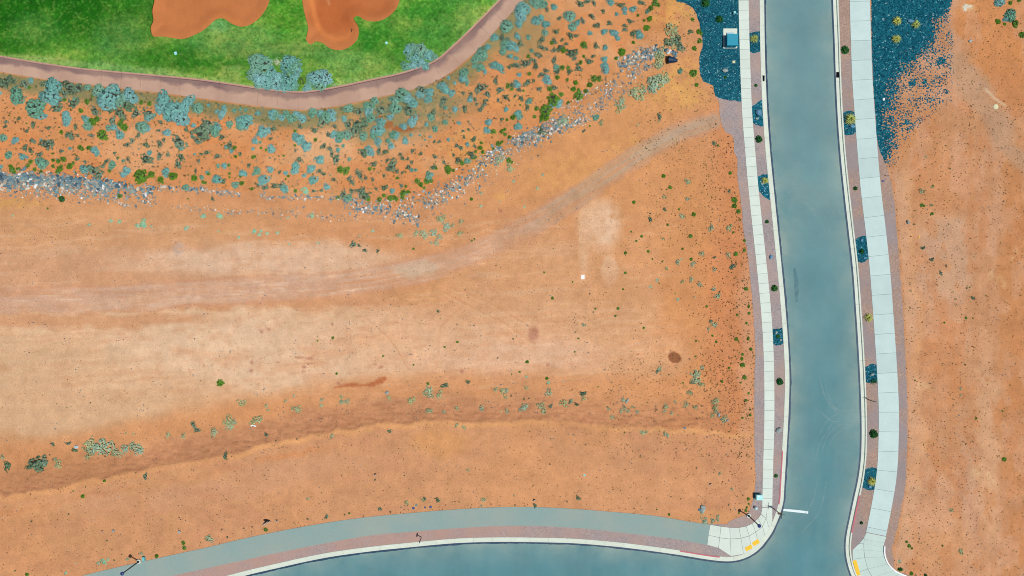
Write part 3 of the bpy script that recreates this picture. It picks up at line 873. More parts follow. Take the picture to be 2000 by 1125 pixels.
# ------------------------------------------------------------------ flat sheets cut to an outline
def sheet(name, poly, zf, mat, spacing=None, holes=(), colf=None, skirt=0.0, box_=(-60, -60, 2060, 1190), follow=False):
    pts = []; edges = []
    for ring in [poly] + list(holes):
        ring = [p for i, p in enumerate(ring) if math.hypot(p[0] - ring[i - 1][0], p[1] - ring[i - 1][1]) > 0.02]
        b = len(pts); n = len(ring)
        pts += ring; edges += [(b + i, b + (i + 1) % n) for i in range(n)]
    if spacing:
        xs = np.array([p[0] for p in poly]); ys = np.array([p[1] for p in poly])
        X, Y = np.meshgrid(np.arange(max(xs.min(), box_[0]), min(xs.max(), box_[2]), spacing), np.arange(max(ys.min(), box_[1]), min(ys.max(), box_[3]), spacing))
        rs = np.random.RandomState(5)
        X = (X + rs.uniform(-.3, .3, X.shape) * spacing).ravel(); Y = (Y + rs.uniform(-.3, .3, Y.shape) * spacing).ravel()
        ok = inside(X, Y, poly)
        for h in holes: ok &= ~inside(X, Y, h)
        X, Y = X[ok], Y[ok]
        dd = dist_line(X, Y, poly, True)
        for h in holes: dd = np.minimum(dd, dist_line(X, Y, h, True))
        ok = dd > spacing * .35
        pts += list(zip(X[ok].tolist(), Y[ok].tolist()))
    r_ = delaunay_2d_cdt([Vector(p) for p in pts], edges, [], 0, 1e-4)
    vv = np.array([tuple(v) for v in r_[0]]); ff = np.array([tuple(f) for f in r_[2]])
    cx = vv[ff].mean(1)
    ok = inside(cx[:, 0], cx[:, 1], poly)
    for h in holes: ok &= ~inside(cx[:, 0], cx[:, 1], h)
    ff = ff[ok]
    a = vv[ff]
    ar = (a[:, 1, 0] - a[:, 0, 0]) * (a[:, 2, 1] - a[:, 0, 1]) - (a[:, 1, 1] - a[:, 0, 1]) * (a[:, 2, 0] - a[:, 0, 0])
    ff[ar > 0] = ff[ar > 0][:, ::-1]           # y runs down in pixels
    z = zf(vv[:, 0], vv[:, 1]) if callable(zf) else np.full(len(vv), zf)
    k = S * (HC - z) / HC if follow else np.full(len(vv), S)
    V = np.stack([(vv[:, 0] - 1000) * k, (562.5 - vv[:, 1]) * k, z], -1)
    c = colf(vv[:, 0], vv[:, 1]) if colf else None
    if skirt:
        from collections import Counter
        cnt = {}
        for f in ff.tolist():
            for i in range(3):
                e = (f[i], f[(i + 1) % 3]); cnt[e] = 1
        be = [e for e in cnt if (e[1], e[0]) not in cnt]
        used = sorted({i for e in be for i in e}); mp = {v: len(V) + i for i, v in enumerate(used)}
        low = V[used].copy(); low[:, 2] -= skirt
        V = np.concatenate([V, low])
        if c is not None: c = np.concatenate([c, c[used]])
        ex = []
        for a_, b_ in be:
            ex += [(b_, a_, mp[a_]), (b_, mp[a_], mp[b_])]
        ff = np.concatenate([ff, np.array(ex)])
    return np_mesh(name, V, ff, mat, c, False)

# road
def road_cols(x, y):
    dw = dist_line(x, y, LIP_W[::2]); de = dist_line(x, y, LIP_E[::2])
    d = np.minimum(dw, de)
    dust = np.exp(-d / 26) * 1.0 + .25 * np.exp(-((x - 1560) ** 2 + (y - 400) ** 2) / 4000)
    dust = dust * (.6 + .8 * fbm(x / 60, y / 120, 201))
    blue = np.clip(.35 + .5 * sstep(100, 900, y) + (fbm(x / 40, y / 160, 202) - .5) * .9 + .2 * sstep(1000, 1050, y), 0, 1)
    return np.stack([np.clip(dust, 0, 1), blue, 0 * x], -1)
ROAD = LIP_W + [(-1200, 1880), (3200, 1580)] + LIP_E[::-1]
tag(link('road', sheet('road', ROAD, -0.10, M['road'], 9, colf=road_cols)), kind='structure')

# verges
VW = [p for p in VERGE_W_EDGE if p[1] < 1029] + TRAIL_U[1:] + BACK_W[::-1]
tag(link('gravel_verge', sheet('gravel_verge', VW, 0.03, M['mauve'], skirt=.3)), kind='structure')
VE = BACK_E + VERGE_E_EDGE[::-1]
tag(link('gravel_verge', sheet('gravel_verge', VE, 0.03, M['redgravel'], skirt=.3)), kind='structure')
tag(link('dark_gravel_bed', sheet('dark_gravel_bed', DARK_W, 0.036, M['darkW'], skirt=.02)), kind='structure')

P_WALK, P_BIKE = Path(WALK_C), Path(BIKE_C)
P_LW, P_LE = Path(LIP_W), Path(LIP_E)
def edge_pt(P, y, w):
    s_ = P.s_of_y(y); c = P.at(s_); t = P.tan(s_)
    return c[0] - t[1] * w, c[1] + t[0] * w
def back_x(L, y):
    ps = sorted([(p[1], p[0]) for p in L if -200 < p[1] < 1016])
    return float(np.interp(y, [a for a, b in ps], [b for a, b in ps]))
def bed(side, ytl, ytr, ybr, ybl, seed, mid=None):
    rr = random.Random(seed)
    if side == 'w':
        xl = lambda y: float(P_WALK.at(P_WALK.s_of_y(y))[0]) + 9.9
        xr = lambda y: back_x(BACK_W, y) + .2
    else:
        xl = lambda y: back_x(BACK_E, y) - .2
        xr = lambda y: float(P_BIKE.at(P_BIKE.s_of_y(y))[0]) - 19.9
    top = []; n = 7
    for i in range(n + 1):
        t = i / n; y = ytl + (ytr - ytl) * t + (rr.uniform(-1.2, 1.2) if 0 < i < n else 0) - 3 * math.sin(math.pi * t) * (side == 'e')
        top.append((xl(y) * (1 - t) + xr(y) * t, y))
    right = [(xr(y), y) for y in np.linspace(ytr, ybr, 8)[1:-1]]
    bot = []
    for i in range(n + 1):
        t = i / n; y = ybr + (ybl - ybr) * t + (rr.uniform(-1.2, 1.2) if 0 < i < n else 0) + 3 * math.sin(math.pi * t)
        bot.append((xr(y) * (1 - t) + xl(y) * t, y))
    left = [(xl(y), y) for y in np.linspace(ybl, ytl, 8)[1:-1]]
    return top + right + bot + left
for i, b in enumerate((('w', 64, 61, 100, 101), ('w', 208, 194, 246, 240), ('w', 344, 339, 391, 373), ('w', 643, 641, 671, 672), ('e', 221, 219, 258, 264), ('e', 468, 460, 506, 512), ('e', 717, 712, 745, 746), ('e', 917, 915, 957, 952))):
    tag(link('dark_gravel_bed', sheet('dark_gravel_bed', bed(*b, seed=i), 0.036, M['darkP'] if i in (1, 2) else M['darkW'], skirt=.02)), kind='structure')

# trail
tag(link('asphalt_trail', sheet('asphalt_trail', TRAIL_U + TRAIL_L[::-1], 0.05, M['trail'], skirt=.06)), kind='structure')

# ------------------------------------------------------------------ slab paving
def prism(name, ring, z0, z1, mat, parent, bev=0.0):
    """Plate with an outline in pixels (list runs clockwise on the picture)."""
    n = len(ring)
    w = [((x - 1000) * S, (562.5 - y) * S) for x, y in ring]
    ar = sum(w[i][0] * w[(i + 1) % n][1] - w[(i + 1) % n][0] * w[i][1] for i in range(n))
    if ar < 0: w = w[::-1]
    v = [(x, y, z0) for x, y in w] + [(x, y, z1) for x, y in w]
    f = [tuple(range(n, 2 * n))] + [(i, (i + 1) % n, n + (i + 1) % n, n + i) for i in range(n)]
    return link(name, mesh(name, v, f, mat), parent)

def ribbon_ring(P, s0, s1, w0, w1, k=3):
    a = []; b = []
    for i in range(k + 1):
        s_ = s0 + (s1 - s0) * i / k
        c = P.at(s_); t = P.tan(s_)
        a.append((c[0] - t[1] * w0, c[1] + t[0] * w0)); b.append((c[0] - t[1] * w1, c[1] + t[0] * w1))
    return a + b[::-1]

def slab_path(name, P, half, step, y0, ztop, mat, gap):
    root = tag(empty(name), kind='structure')
    s0 = P.s_of_y(y0)
    prism('base_course', ribbon_ring(P, 0, P.L, -half + .3, half - .3, 60), -.05, ztop - .03, M['joint'], root)
    prism('slab', ribbon_ring(P, 0, s0 - gap, -half, half, 4), -.05, ztop, mat, root)
    s_ = s0
    while s_ < P.L - 1:
        e = min(s_ + step, P.L)
        prism('slab', ribbon_ring(P, s_ + gap / 2, e - gap / 2, -half, half, 2), -.05, ztop, mat, root)
        s_ = e
slab_path('sidewalk', P_WALK, 9.8, 19.1, -56, .07, M['walk'], .45)
slab_path('shared_path', P_BIKE, 19.7, 38.3, -112, .07, M['bike'], .5)

# corner ramps
def ramp(name, rows, mat, gap=.28):
    root = tag(empty(name), kind='structure')
    full = rows[0] + rows[-1][::-1]
    prism('base_course', [tuple(p) for p in full], -.08, .03, M['joint'], root)
    for r0, r1 in zip(rows[:-1], rows[1:]):
        for i in range(len(r0) - 1):
            q = [np.array(p, float) for p in (r0[i], r0[i + 1], r1[i + 1], r1[i])]
            c = sum(q) / 4
            if np.hypot(*(q[1] - q[0])) < .2 and np.hypot(*(q[2] - q[3])) < .2: continue
            ring = []
            for p in q:
                v = c - p; L = max(np.hypot(*v), .1)
                ring.append(tuple(p + v / L * gap * 1.3))
            prism('slab', ring, -.08, .065, mat, root)
U = [(1387, 1024.5), (1408, 1028), (1425, 1030), (1443, 1030.3), (1457, 1027.5), (1469, 1022), (1480, 1012.5), (1486, 1004), (1488.6, 991)]
Mi = [(1383.5, 1045), (1405.5, 1050), (1426, 1052.5), (1447, 1051), (1463, 1046.5), (1476, 1039), (1489, 1028), (1496, 1012), (1498.2, 991)]
Lo = [(1381, 1064), (1403, 1070), (1427.5, 1086), (1452, 1082), (1468, 1074), (1481, 1063), (1494, 1047), (1502.5, 1033), (1508, 1019)]
Lo2 = [(a, b) for a, b in Lo]
Mi2 = Mi
root = ramp('corner_ramp', [U, Mi2, Lo2], M['walk'])
prism('slab', [(1498.6, 991), (1508, 991), (1508, 1017.5), (1497, 1012)], -.08, .064, M['walk'], tag(empty('corner_ramp'), kind='structure'))
U2 = [(1691.3, 1040), (1686, 1052), (1678, 1061), (1664.5, 1074), (1664.6, 1092), (1671.5, 1119), (1684, 1139), (1706, 1158), (1744, 1173)]
M2 = [(1691.3, 1040), (1687.5, 1052.5), (1686.5, 1062), (1687, 1074), (1688.5, 1089), (1694, 1111), (1704, 1128), (1722, 1143), (1752, 1156)]
M3 = [(1711, 1045), (1709, 1056), (1707.5, 1066), (1707, 1077), (1709, 1089), (1714, 1104), (1726, 1120), (1741, 1131), (1765, 1141)]
L2 = [(1730.8, 1048), (1727, 1060), (1725.5, 1068), (1725, 1077), (1726.5, 1087), (1733, 1101.5), (1745, 1114), (1757, 1120), (1775, 1127)]
ramp('corner_ramp', [U2, M2, L2], M['ramp2'], .22)
# little retaining kerb round the right-hand ramp
rk = smooth([(1725.5, 1066), (1725, 1077), (1726.5, 1087), (1733, 1101.5), (1745, 1114), (1757, 1120.5), (1780, 1129), (1830, 1139)], 4)
RK = Path(rk)
tag(prism('retaining_kerb', ribbon_ring(RK, 0, RK.L, -2.4, 0, 24), -.1, .24, M['white'], None), 'low white retaining kerb curving round the right-hand corner ramp', 'kerb')

# ------------------------------------------------------------------ kerb and gutter, in cast sections
def kerb(P, side, s_start, step, far0, far1):
    root = tag(empty('kerb_and_gutter'), kind='structure')
    prof = [(-.0, -.30), (.0, -.085), (.30, -.095), (.55, -.115), (.585, .05), (.61, .075), (.80, .075), (.82, .06), (.82, -.30)]
    def seg(s0, s1, k):
        v = []; f = []
        n = len(prof)
        for i in range(k + 1):
            s_ = s0 + (s1 - s0) * i / k
            c = P.at(s_); t = P.tan(s_); nx, ny_ = -t[1] * side, t[0] * side
            for d, z in prof:
                x = c[0] + nx * d / S; y = c[1] + ny_ * d / S
                v.append(((x - 1000) * S, (562.5 - y) * S, z))
        for i in range(k):
            for j in range(n - 1):
                q = (i * n + j, i * n + j + 1, (i + 1) * n + j + 1, (i + 1) * n + j)
                f.append(q if side < 0 else q[::-1])
        f.append(tuple(range(n))); f.append(tuple(k * n + j for j in range(n - 1, -1, -1)))
        link('kerb_section', mesh('kerb_section', v, f, M['kerb']), root)
    seg(0, s_start - .1, 6)
    s_ = s_start
    while s_ < far1:
        seg(s_ + .1, s_ + step - .1, 5); s_ += step
    seg(s_ + .1, P.L, 10)
kerb(P_LW, 1, P_LW.s_of_y(-60), 36.5, 0, float(P_LW.s[[i for i, p in enumerate(LIP_W) if p[0] > 380][-1]]))
kerb(P_LE, -1, P_LE.s_of_y(-60), 36.5, 0, float(P_LE.s[[i for i, p in enumerate(LIP_E) if p[1] < 1150][-1]]))

# thin dark strip on the road along the gutter lip, with an uneven edge
def lip_strip(P, side, seed, wob):
    v = []; f = []; rr = random.Random(seed)
    s_ = P.s_of_y(-300); i = 0
    end = P.L - 700
    w = 2.2; w_out = .3
    while s_ < end:
        c = P.at(s_); t = P.tan(s_); nx, ny_ = t[1] * side, -t[0] * side
        w += (2.9 - w) * .3 + rr.uniform(-wob, wob)
        for d in (-.6, w):
            v.append(((c[0] + nx * d - 1000) * S, (562.5 - c[1] - ny_ * d) * S, -.083 if d < 0 else -.094))
        s_ += 2.5; i += 1
    f = [((k * 2, k * 2 + 2, k * 2 + 3, k * 2 + 1) if side > 0 else (k * 2, k * 2 + 1, k * 2 + 3, k * 2 + 2)) for k in range(i - 1)]
    o = tag(link('dark_lip_strip', mesh('dark_lip_strip', v, f, M['lip_strip'])), kind='structure')
lip_strip(P_LW, 1, 1, .45)
lip_strip(P_LE, -1, 2, .12)

def strip_on(P, s0, s1, d0, d1, side, z, mat, name, k=24):
    v = []; f = []
    for i in range(k + 1):
        s_ = s0 + (s1 - s0) * i / k
        c = P.at(s_); t = P.tan(s_); nx, ny_ = -t[1] * side, t[0] * side
        for d in (d0, d1):
            v.append(((c[0] + nx * d - 1000) * S, (562.5 - c[1] - ny_ * d) * S, z))
    for i in range(k):
        q = (2 * i, 2 * i + 1, 2 * i + 3, 2 * i + 2)
        f.append(q if side < 0 else q[::-1])
    return link(name, mesh(name, v, f, mat))
def s_near(P, x, y):
    return float(P.s[int(np.argmin(np.hypot(P.p[:, 0] - x, P.p[:, 1] - y)))])
tag(strip_on(P_LW, s_near(P_LW, 1537, 882), s_near(P_LW, 1529, 990), 7.9, 10.2, 1, .080, M['red_paint'], 'red_kerb_paint'), 'thin faded red no-parking paint on the kerb above the stop line', 'kerb marking')
tag(strip_on(P_LW, s_near(P_LW, 1404, 1096), s_near(P_LW, 1326, 1086), 7.7, 10.2, 1, .080, M['red_paint'], 'red_kerb_paint'), 'faded red paint on the kerb of the lower road left of the corner ramp', 'kerb marking')
tag(strip_on(P_LE, s_near(P_LE, 1671, 963), s_near(P_LE, 1654, 1038), 7.4, 10.3, -1, .080, M['red_paint'], 'red_kerb_paint'), 'red kerb paint on the right side of the road near the corner', 'kerb marking')

# stop line
def quad_on(name, ring, z, mat, parent=None):
    w = [((x - 1000) * S, (562.5 - y) * S, z) for x, y in ring]
    ar = sum(w[i][0] * w[(i + 1) % len(w)][1] - w[(i + 1) % len(w)][0] * w[i][1] for i in range(len(w)))
    if ar < 0: w = w[::-1]
    return link(name, mesh(name, w, [tuple(range(len(w)))], mat), parent)
tag(quad_on('stop_line', [(1527.6, 993.8), (1553, 996), (1579.2, 999), (1578.8, 1003.6), (1553, 1000.8), (1527, 998)], -.094, M['white_paint']), 'white stop line painted across the left lane at the junction', 'road marking')

# yellow tactile pads
def pad(cx, cy, L, Wd, ang, label, cells=1):
    x, y = (cx - 1000) * S, (562.5 - cy) * S
    root = tag(empty('tactile_pad', (x, y, .066), R(ang)), label, 'tactile paving')
    mb = MB(); mb.box(0, 0, 0, .012, L * S, Wd * S)
    mb.build('plate', M['yellow'], root)
    mb = MB()
    nx_, ny2 = int(L * S / .14), int(Wd * S / .14)
    for i in range(nx_):
        for j in range(ny2):
            mb.lathe(((i + .5) / nx_ * L * S - L * S / 2, (j + .5) / ny2 * Wd * S - Wd * S / 2, .012), [(.03, 0), (.02, .008)], 5)
    tag(mb.build('domes', M['yellow'], root), kind='stuff')
pad(1462, 1069.8, 14.2, 8, 29, 'yellow tactile pad on the left corner ramp, lower left one of the pair')
pad(1476, 1059.5, 14.2, 8, 33, 'yellow tactile pad on the left corner ramp, upper right one of the pair')
pad(1672.5, 1108.5, 30, 7.4, -74, 'long yellow tactile pad on the right-hand corner ramp at the bottom edge')

# storm drain inlets
def drain(cx, cy, sx, sy, ang, label):
    root = tag(empty('storm_drain', ((cx - 1000) * S, (562.5 - cy) * S, -.1), R(ang)), label, 'storm drain')
    w, h = sx * S, sy * S
    mb = MB(); mb.box(0, 0, .0, .025, w, h); mb.build('frame', M['iron'], root)
    mb = MB()
    for i in range(7):
        mb.box(0, -h / 2 + h * (i + .5) / 7, .025, .045, w * .9, h * .05)
    mb.build('grate_bars', M['iron'], root)
    mb = MB(); mb.box(w * .42, 0, .025, .17, .10, h * .98); mb.build('inlet_hood', M['iron'], root)
drain(1491.2, 152.5, 5.2, 11, 178, 'black storm drain inlet in the left gutter near the top')
drain(1637.6, 145.8, 8, 11, -2, 'black storm drain inlet in the right gutter near the top')

# tyre marks on the road
def scuff(pts, w, mat, name='tyre_mark'):
    P = Path(smooth(pts, 5)); k = max(6, int(P.L / 6))
    v = []; f = []
    for i in range(k + 1):
        s_ = P.L * i / k; c = P.at(s_); t = P.tan(s_)
        ww = w * (.5 + .5 * math.sin(math.pi * min(1, max(0, i / k)))) / 2
        for d in (-ww, ww):
            v.append(((c[0] - t[1] * d - 1000) * S, (562.5 - c[1] - t[0] * d) * S, scuff.z))
    f = [(2 * i, 2 * i + 1, 2 * i + 3, 2 * i + 2) for i in range(k)]
    me = mesh(name, v, f, mat)
    if me.polygons[0].normal.z < 0: me.flip_normals()
    tag(link(name, me), kind='structure')
    scuff.z += .0006
scuff.z = -.0965
for p, w in (([(1514, 358), (1545, 352), (1580, 368), (1600, 395)], 2.4), ([(1516, 362), (1550, 345), (1575, 318)], 2), ([(1515, 366), (1548, 375), (1575, 398), (1596, 430)], 2.2), ([(1516, 352), (1556, 322), (1572, 296)], 1.6),
             ([(1517, 370), (1560, 360), (1608, 392), (1630, 440)], 2), ([(1520, 384), (1556, 384), (1590, 415), (1606, 462)], 1.8), ([(1601, 735), (1612, 775), (1640, 802), (1678, 797)], 2), ([(1603, 748), (1620, 790), (1646, 812), (1680, 818)], 2),
             ([(1598, 800), (1625, 822), (1660, 820), (1678, 810)], 1.8), ([(1600, 850), (1618, 820), (1650, 803), (1676, 795)], 2), ([(1605, 885), (1618, 850), (1645, 828), (1670, 822)], 1.8), ([(1592, 900), (1604, 860), (1622, 838)], 1.6),
             ([(1560, 1046), (1600, 1000), (1615, 940)], 1.8), ([(1548, 1030), (1585, 985), (1598, 930)], 1.6)):
    scuff(p, w * 1.25, M['tyre_pale'])
    if w >= 1.8 and len(p) > 3:
        scuff([(a + 9, b + 6) for a, b in p], w * .8, M['tyre_pale'])
for p, w in (([(1552, 524), (1556, 556), (1556, 590)], 9),):
    scuff(p, w, M['tyre_dark'])

# ------------------------------------------------------------------ golf: lawn, bunkers, cart path
def lawn_z(x, y):
    z = T(x, y) + .06 + (fbm(x / 90, y / 60, 301) - .5) * .5 * sstep(6, 40, dist_line(x, y, CART_U[::3]))
    for b_, cx, cy in ((BUNKER1, 0, 0), (BUNKER2, 0, 0)):
        dd = dist_line(x, y, b_, True)
        z = z + .10 * np.exp(-(dd / 8.0) ** 2)
    return z
def lawn_cols(x, y):
    return lin(paint_lawn(x, y)) / np.array([KR, KG, KB])
LP = [p for p in CART_U if -500 < p[0] < 1260 and p[1] > -500]
LP = LP + [(LP[-1][0], -900), (LP[0][0], -900)]
tag(link('lawn', sheet('lawn', LP, lawn_z, M['lawn'], 2.9, [BUNKER1, BUNKER2], lawn_cols, .18, (-30, -30, 1010, 200), True)), kind='structure')
def bunker_cols(x, y):
    n1 = fbm(x / 26, y / 20, 401) - .5
    c = np.zeros(x.shape + (3,)) + np.array([200, 124, 74.])
    c = blend(c, ell(x + n1 * 20, y, 410, 5, 70, 30, .6) * .5, (190, 116, 68))
    c = blend(c, stroke(x + n1 * 5, y + n1 * 5, [(400, 52), (420, 33), (436, 30), (456, 42), (470, 46)], 5, 3) * .6, (212, 130, 72))
    c = blend(c, ell(x + n1 * 16, y, 655, 25, 50, 42, .35) * .8, (184, 100, 54))
    c = blend(c, ell(x + n1 * 16, y, 720, 8, 50, 26, .4) * .7, (188, 108, 62))
    c = blend(c, stroke(x + n1 * 6, y, [(605, -20), (612, 20), (620, 50), (632, 68), (655, 78), (676, 76), (682, 66)], 5, 3.5) * .8, (218, 132, 74))
    c = blend(c, stroke(x, y, [(640, -5), (642, 8)], 2.5, 2) * .4, (226, 180, 140))
    return lin(c) / np.array([KR, KG, KB])
def bunker_z(b_):
    def f(x, y):
        dd = dist_line(x, y, b_, True)
        return T(x, y) - .06 - .55 * sstep(0, 26, dd) + (fbm(x / 12, y / 12, 311) - .5) * .10
    return f
for b_, lab in ((BUNKER1, 'wide orange sand bunker in the lawn at the top, left of the two'), (BUNKER2, 'darker orange sand bunker with a rounded tongue, right of the two')):
    # sand runs a little way under the turf lip
    tag(link('sand_bunker', sheet('sand_bunker', b_, bunker_z(b_), M['sand'], 4, colf=bunker_cols, follow=True, skirt=.05)), lab, 'bunker')

root = tag(empty('cart_path'), kind='structure')
PU, PL_ = Path(CART_U), Path(CART_L)
su0, su1 = s_near(PU, -30, 105), s_near(PU, 1010, -38)
sl0, sl1 = s_near(PL_, -30, 135), s_near(PL_, 1055, -40)
CU_S = np.linspace(0, PU.L, 400); CL_S = []
for s_ in CU_S:
    c_ = PU.at(s_); t_ = PU.tan(s_); n_ = np.array([-t_[1], t_[0]])
    q_ = c_ + n_ * 33
    CL_S.append(s_near(PL_, q_[0], q_[1]))
CL_S = np.maximum.accumulate(np.array(CL_S)); CL_S[0] = 0; CL_S[-1] = PL_.L
CL_S = np.convolve(np.pad(CL_S, 6, mode='edge'), np.ones(13) / 13, 'valid')
def cart_slab(a0, a1, b0, b1, k, v0=.07):
    v = []; f = []; uv = []
    for i in range(k + 1):
        t = i / k
        sa = a0 + (a1 - a0) * t; pu = PU.at(sa)
        pl = PL_.at(float(np.interp(sa, CU_S, CL_S)))
        for j, q in enumerate((v0, .5, 1.0)):
            x, y = pu * (1 - q) + pl * q
            z = Tn(x, y) + .075
            v.append(xyz(x, y, z)); uv.append(((a0 + (a1 - a0) * t) * S, q))
        for q, uq in ((1.0, 1), (v0, 0)):
            x, y = pu * (1 - q) + pl * q
            x_, y_, z_ = xyz(x, y, Tn(x, y) + .075); v.append((x_, y_, z_ - .2)); uv.append(((a0 + (a1 - a0) * t) * S, uq))
    for i in range(k):
        o = i * 5
        for j in (0, 1): f.append((o + j, o + j + 1, o + 5 + j + 1, o + 5 + j)[::-1] if False else (o + j, o + j + 1, o + 6 + j, o + 5 + j))
        f.append((o + 2, o + 3, o + 8, o + 7)); f.append((o + 4, o, o + 5, o + 9))
    f.append((0, 4, 3, 2, 1)); o = k * 5; f.append((o, o + 1, o + 2, o + 3, o + 4))
    me = mesh('slab', v, f, M['cart'])
    if me.polygons[0].normal.z < 0: me.flip_normals()
    ul = me.uv_layers.new(name='UVMap')
    for l in me.loops: ul.data[l.index].uv = uv[l.vertex_index]
    link('slab', me, root)
NS = 29
cart_slab(0, su0, 0, sl0, 8)
for i in range(NS):
    g = .0028 if i not in (6,) else .0028
    gap = .0035 if i in (7, 14) else .0012
    t0, t1 = (i + gap * 2) / NS, (i + 1 - gap * 2) / NS
    cart_slab(su0 + (su1 - su0) * t0, su0 + (su1 - su0) * t1, sl0 + (sl1 - sl0) * t0, sl0 + (sl1 - sl0) * t1, 4)
cart_slab(su1, PU.L, sl1, PL_.L, 6)
# pink kerb on the lawn side
def cart_kerb(a0, a1, k):
    v = []; f = []
    for i in range(k + 1):
        s_ = a0 + (a1 - a0) * i / k; c = PU.at(s_); t = PU.tan(s_); n_ = np.array([-t[1], t[0]])
        for d, dz in ((-1.2, -.1), (-1.2, .17), (1.4, .17), (2.1, .05)):
            x, y = c + n_ * d
            z = Tn(*c); X, Y, _ = xyz(x, y, z); v.append((X, Y, z + dz))
    for i in range(k):
        for j in range(3): f.append((4 * i + j, 4 * i + j + 1, 4 * i + j + 5, 4 * i + j + 4))
    me = mesh('kerb', v, f, M['cart_kerb'])
    if me.polygons[1].normal.z < 0: me.flip_normals()
    link('kerb', me, root)
for i in range(NS):
    cart_kerb(su0 + (su1 - su0) * (i + .005) / NS, su0 + (su1 - su0) * (i + .995) / NS, 5)

# ------------------------------------------------------------------ scatter helper for stuff
def tuft_template(rs, n, spread, h, lean, wid=.16):
    V = []; F = []
    for i in range(n):
        a = rs.uniform(0, 2 * math.pi); r0 = rs.uniform(0, spread); b = rs.uniform(0, 2 * math.pi)
        x, y = r0 * math.cos(a), r0 * math.sin(a)
        dx, dy = math.cos(b) * wid, math.sin(b) * wid
        lx, ly = math.cos(a) * lean + rs.uniform(-.2, .2), math.sin(a) * lean + rs.uniform(-.2, .2)
        V += [(x - dx, y - dy, 0.02), (x + dx, y + dy, 0.05), (x + lx, y + ly, h * rs.uniform(.5, 1))]
        F.append((3 * i, 3 * i + 1, 3 * i + 2))
    return np.array(V), np.array(F)

def blob_template(rs, n, h):
    """small leafy dome: leaf triangles facing mostly up and out"""
    V = []; F = []
    for i in range(n):
        a = rs.uniform(0, 2 * math.pi); e = math.acos(rs.uniform(.1, 1)); r_ = rs.uniform(.55, 1)
        nrm = Vector((math.sin(e) * math.cos(a), math.sin(e) * math.sin(a), math.cos(e)))
        c = Vector((nrm.x * r_ * .8, nrm.y * r_ * .8, nrm.z * r_ * h))
        nn = (nrm + Vector(rs.uniform(-.5, .5, 3))).normalized()
        u = nn.orthogonal().normalized(); w = nn.cross(u); s_ = rs.uniform(.28, .5); t0 = rs.uniform(0, 6.28)
        for q in range(3):
            t = t0 + q * 2.094
            V.append(tuple(c + u * (s_ * math.cos(t)) + w * (s_ * math.sin(t))))
        F.append((3 * i, 3 * i + 1, 3 * i + 2))
    return np.array(V), np.array(F)

def scatter(name, templates, pts, radii, rgbs, mat, hscale=1.0, seed=0, kind='stuff', zf=None):
    rs = np.random.RandomState(seed)
    pts = np.array(pts, float); radii = np.array(radii, float); rgbs = np.array(rgbs, float)
    z = (zf or T)(pts[:, 0], pts[:, 1])
    k = S * (HC - z) / HC
    X = (pts[:, 0] - 1000) * k; Y = (562.5 - pts[:, 1]) * k
    which = rs.randint(0, len(templates), len(pts)); ang = rs.uniform(0, 6.283, len(pts))
    VV = []; FF = []; CC = []; base = 0
    lc = lin(np.clip(rgbs, 4, 250)) / np.array([KR, KG, KB])
    for t, (V, F) in enumerate(templates):
        I = np.where(which == t)[0]
        if not len(I): continue
        c, s_ = np.cos(ang[I]), np.sin(ang[I]); r_ = radii[I] * S
        x = (V[None, :, 0] * c[:, None] - V[None, :, 1] * s_[:, None]) * r_[:, None] + X[I][:, None]
        y = (V[None, :, 0] * s_[:, None] + V[None, :, 1] * c[:, None]) * r_[:, None] + Y[I][:, None]
        zz = V[None, :, 2] * r_[:, None] * hscale + z[I][:, None]
        VV.append(np.stack([x, y, zz], -1).reshape(-1, 3))
        FF.append((F[None] + (np.arange(len(I)) * len(V))[:, None, None]).reshape(-1, 3) + base)
        base += len(I) * len(V)
        CC.append(np.repeat(lc[I] * rs.uniform(.85, 1.15, (len(I), 1)), len(V), 0))
    me = np_mesh(name, np.concatenate(VV), np.concatenate(FF), mat, np.clip(np.concatenate(CC), 0, .9))
    return tag(link(name, me), kind=kind)

rs0 = np.random.RandomState(77)
# turf blades
tt = [tuft_template(rs0, 5, .8, 1.0, .5, .3) for _ in range(5)]
q = np.stack([rs0.uniform(-20, 985, 26000), rs0.uniform(-15, 182, 26000)], -1)
ok = inside(q[:, 0], q[:, 1], LP) & ~inside(q[:, 0], q[:, 1], BUNKER1) & ~inside(q[:, 0], q[:, 1], BUNKER2)
q = q[ok]
lc_ = paint_lawn(q[:, 0], q[:, 1]) * rs0.uniform(.75, 1.45, (len(q), 1))
scatter('grass', tt, q, rs0.uniform(.5, 1.1, len(q)), lc_, M['weed'], 1.0, 1, zf=lawn_z)

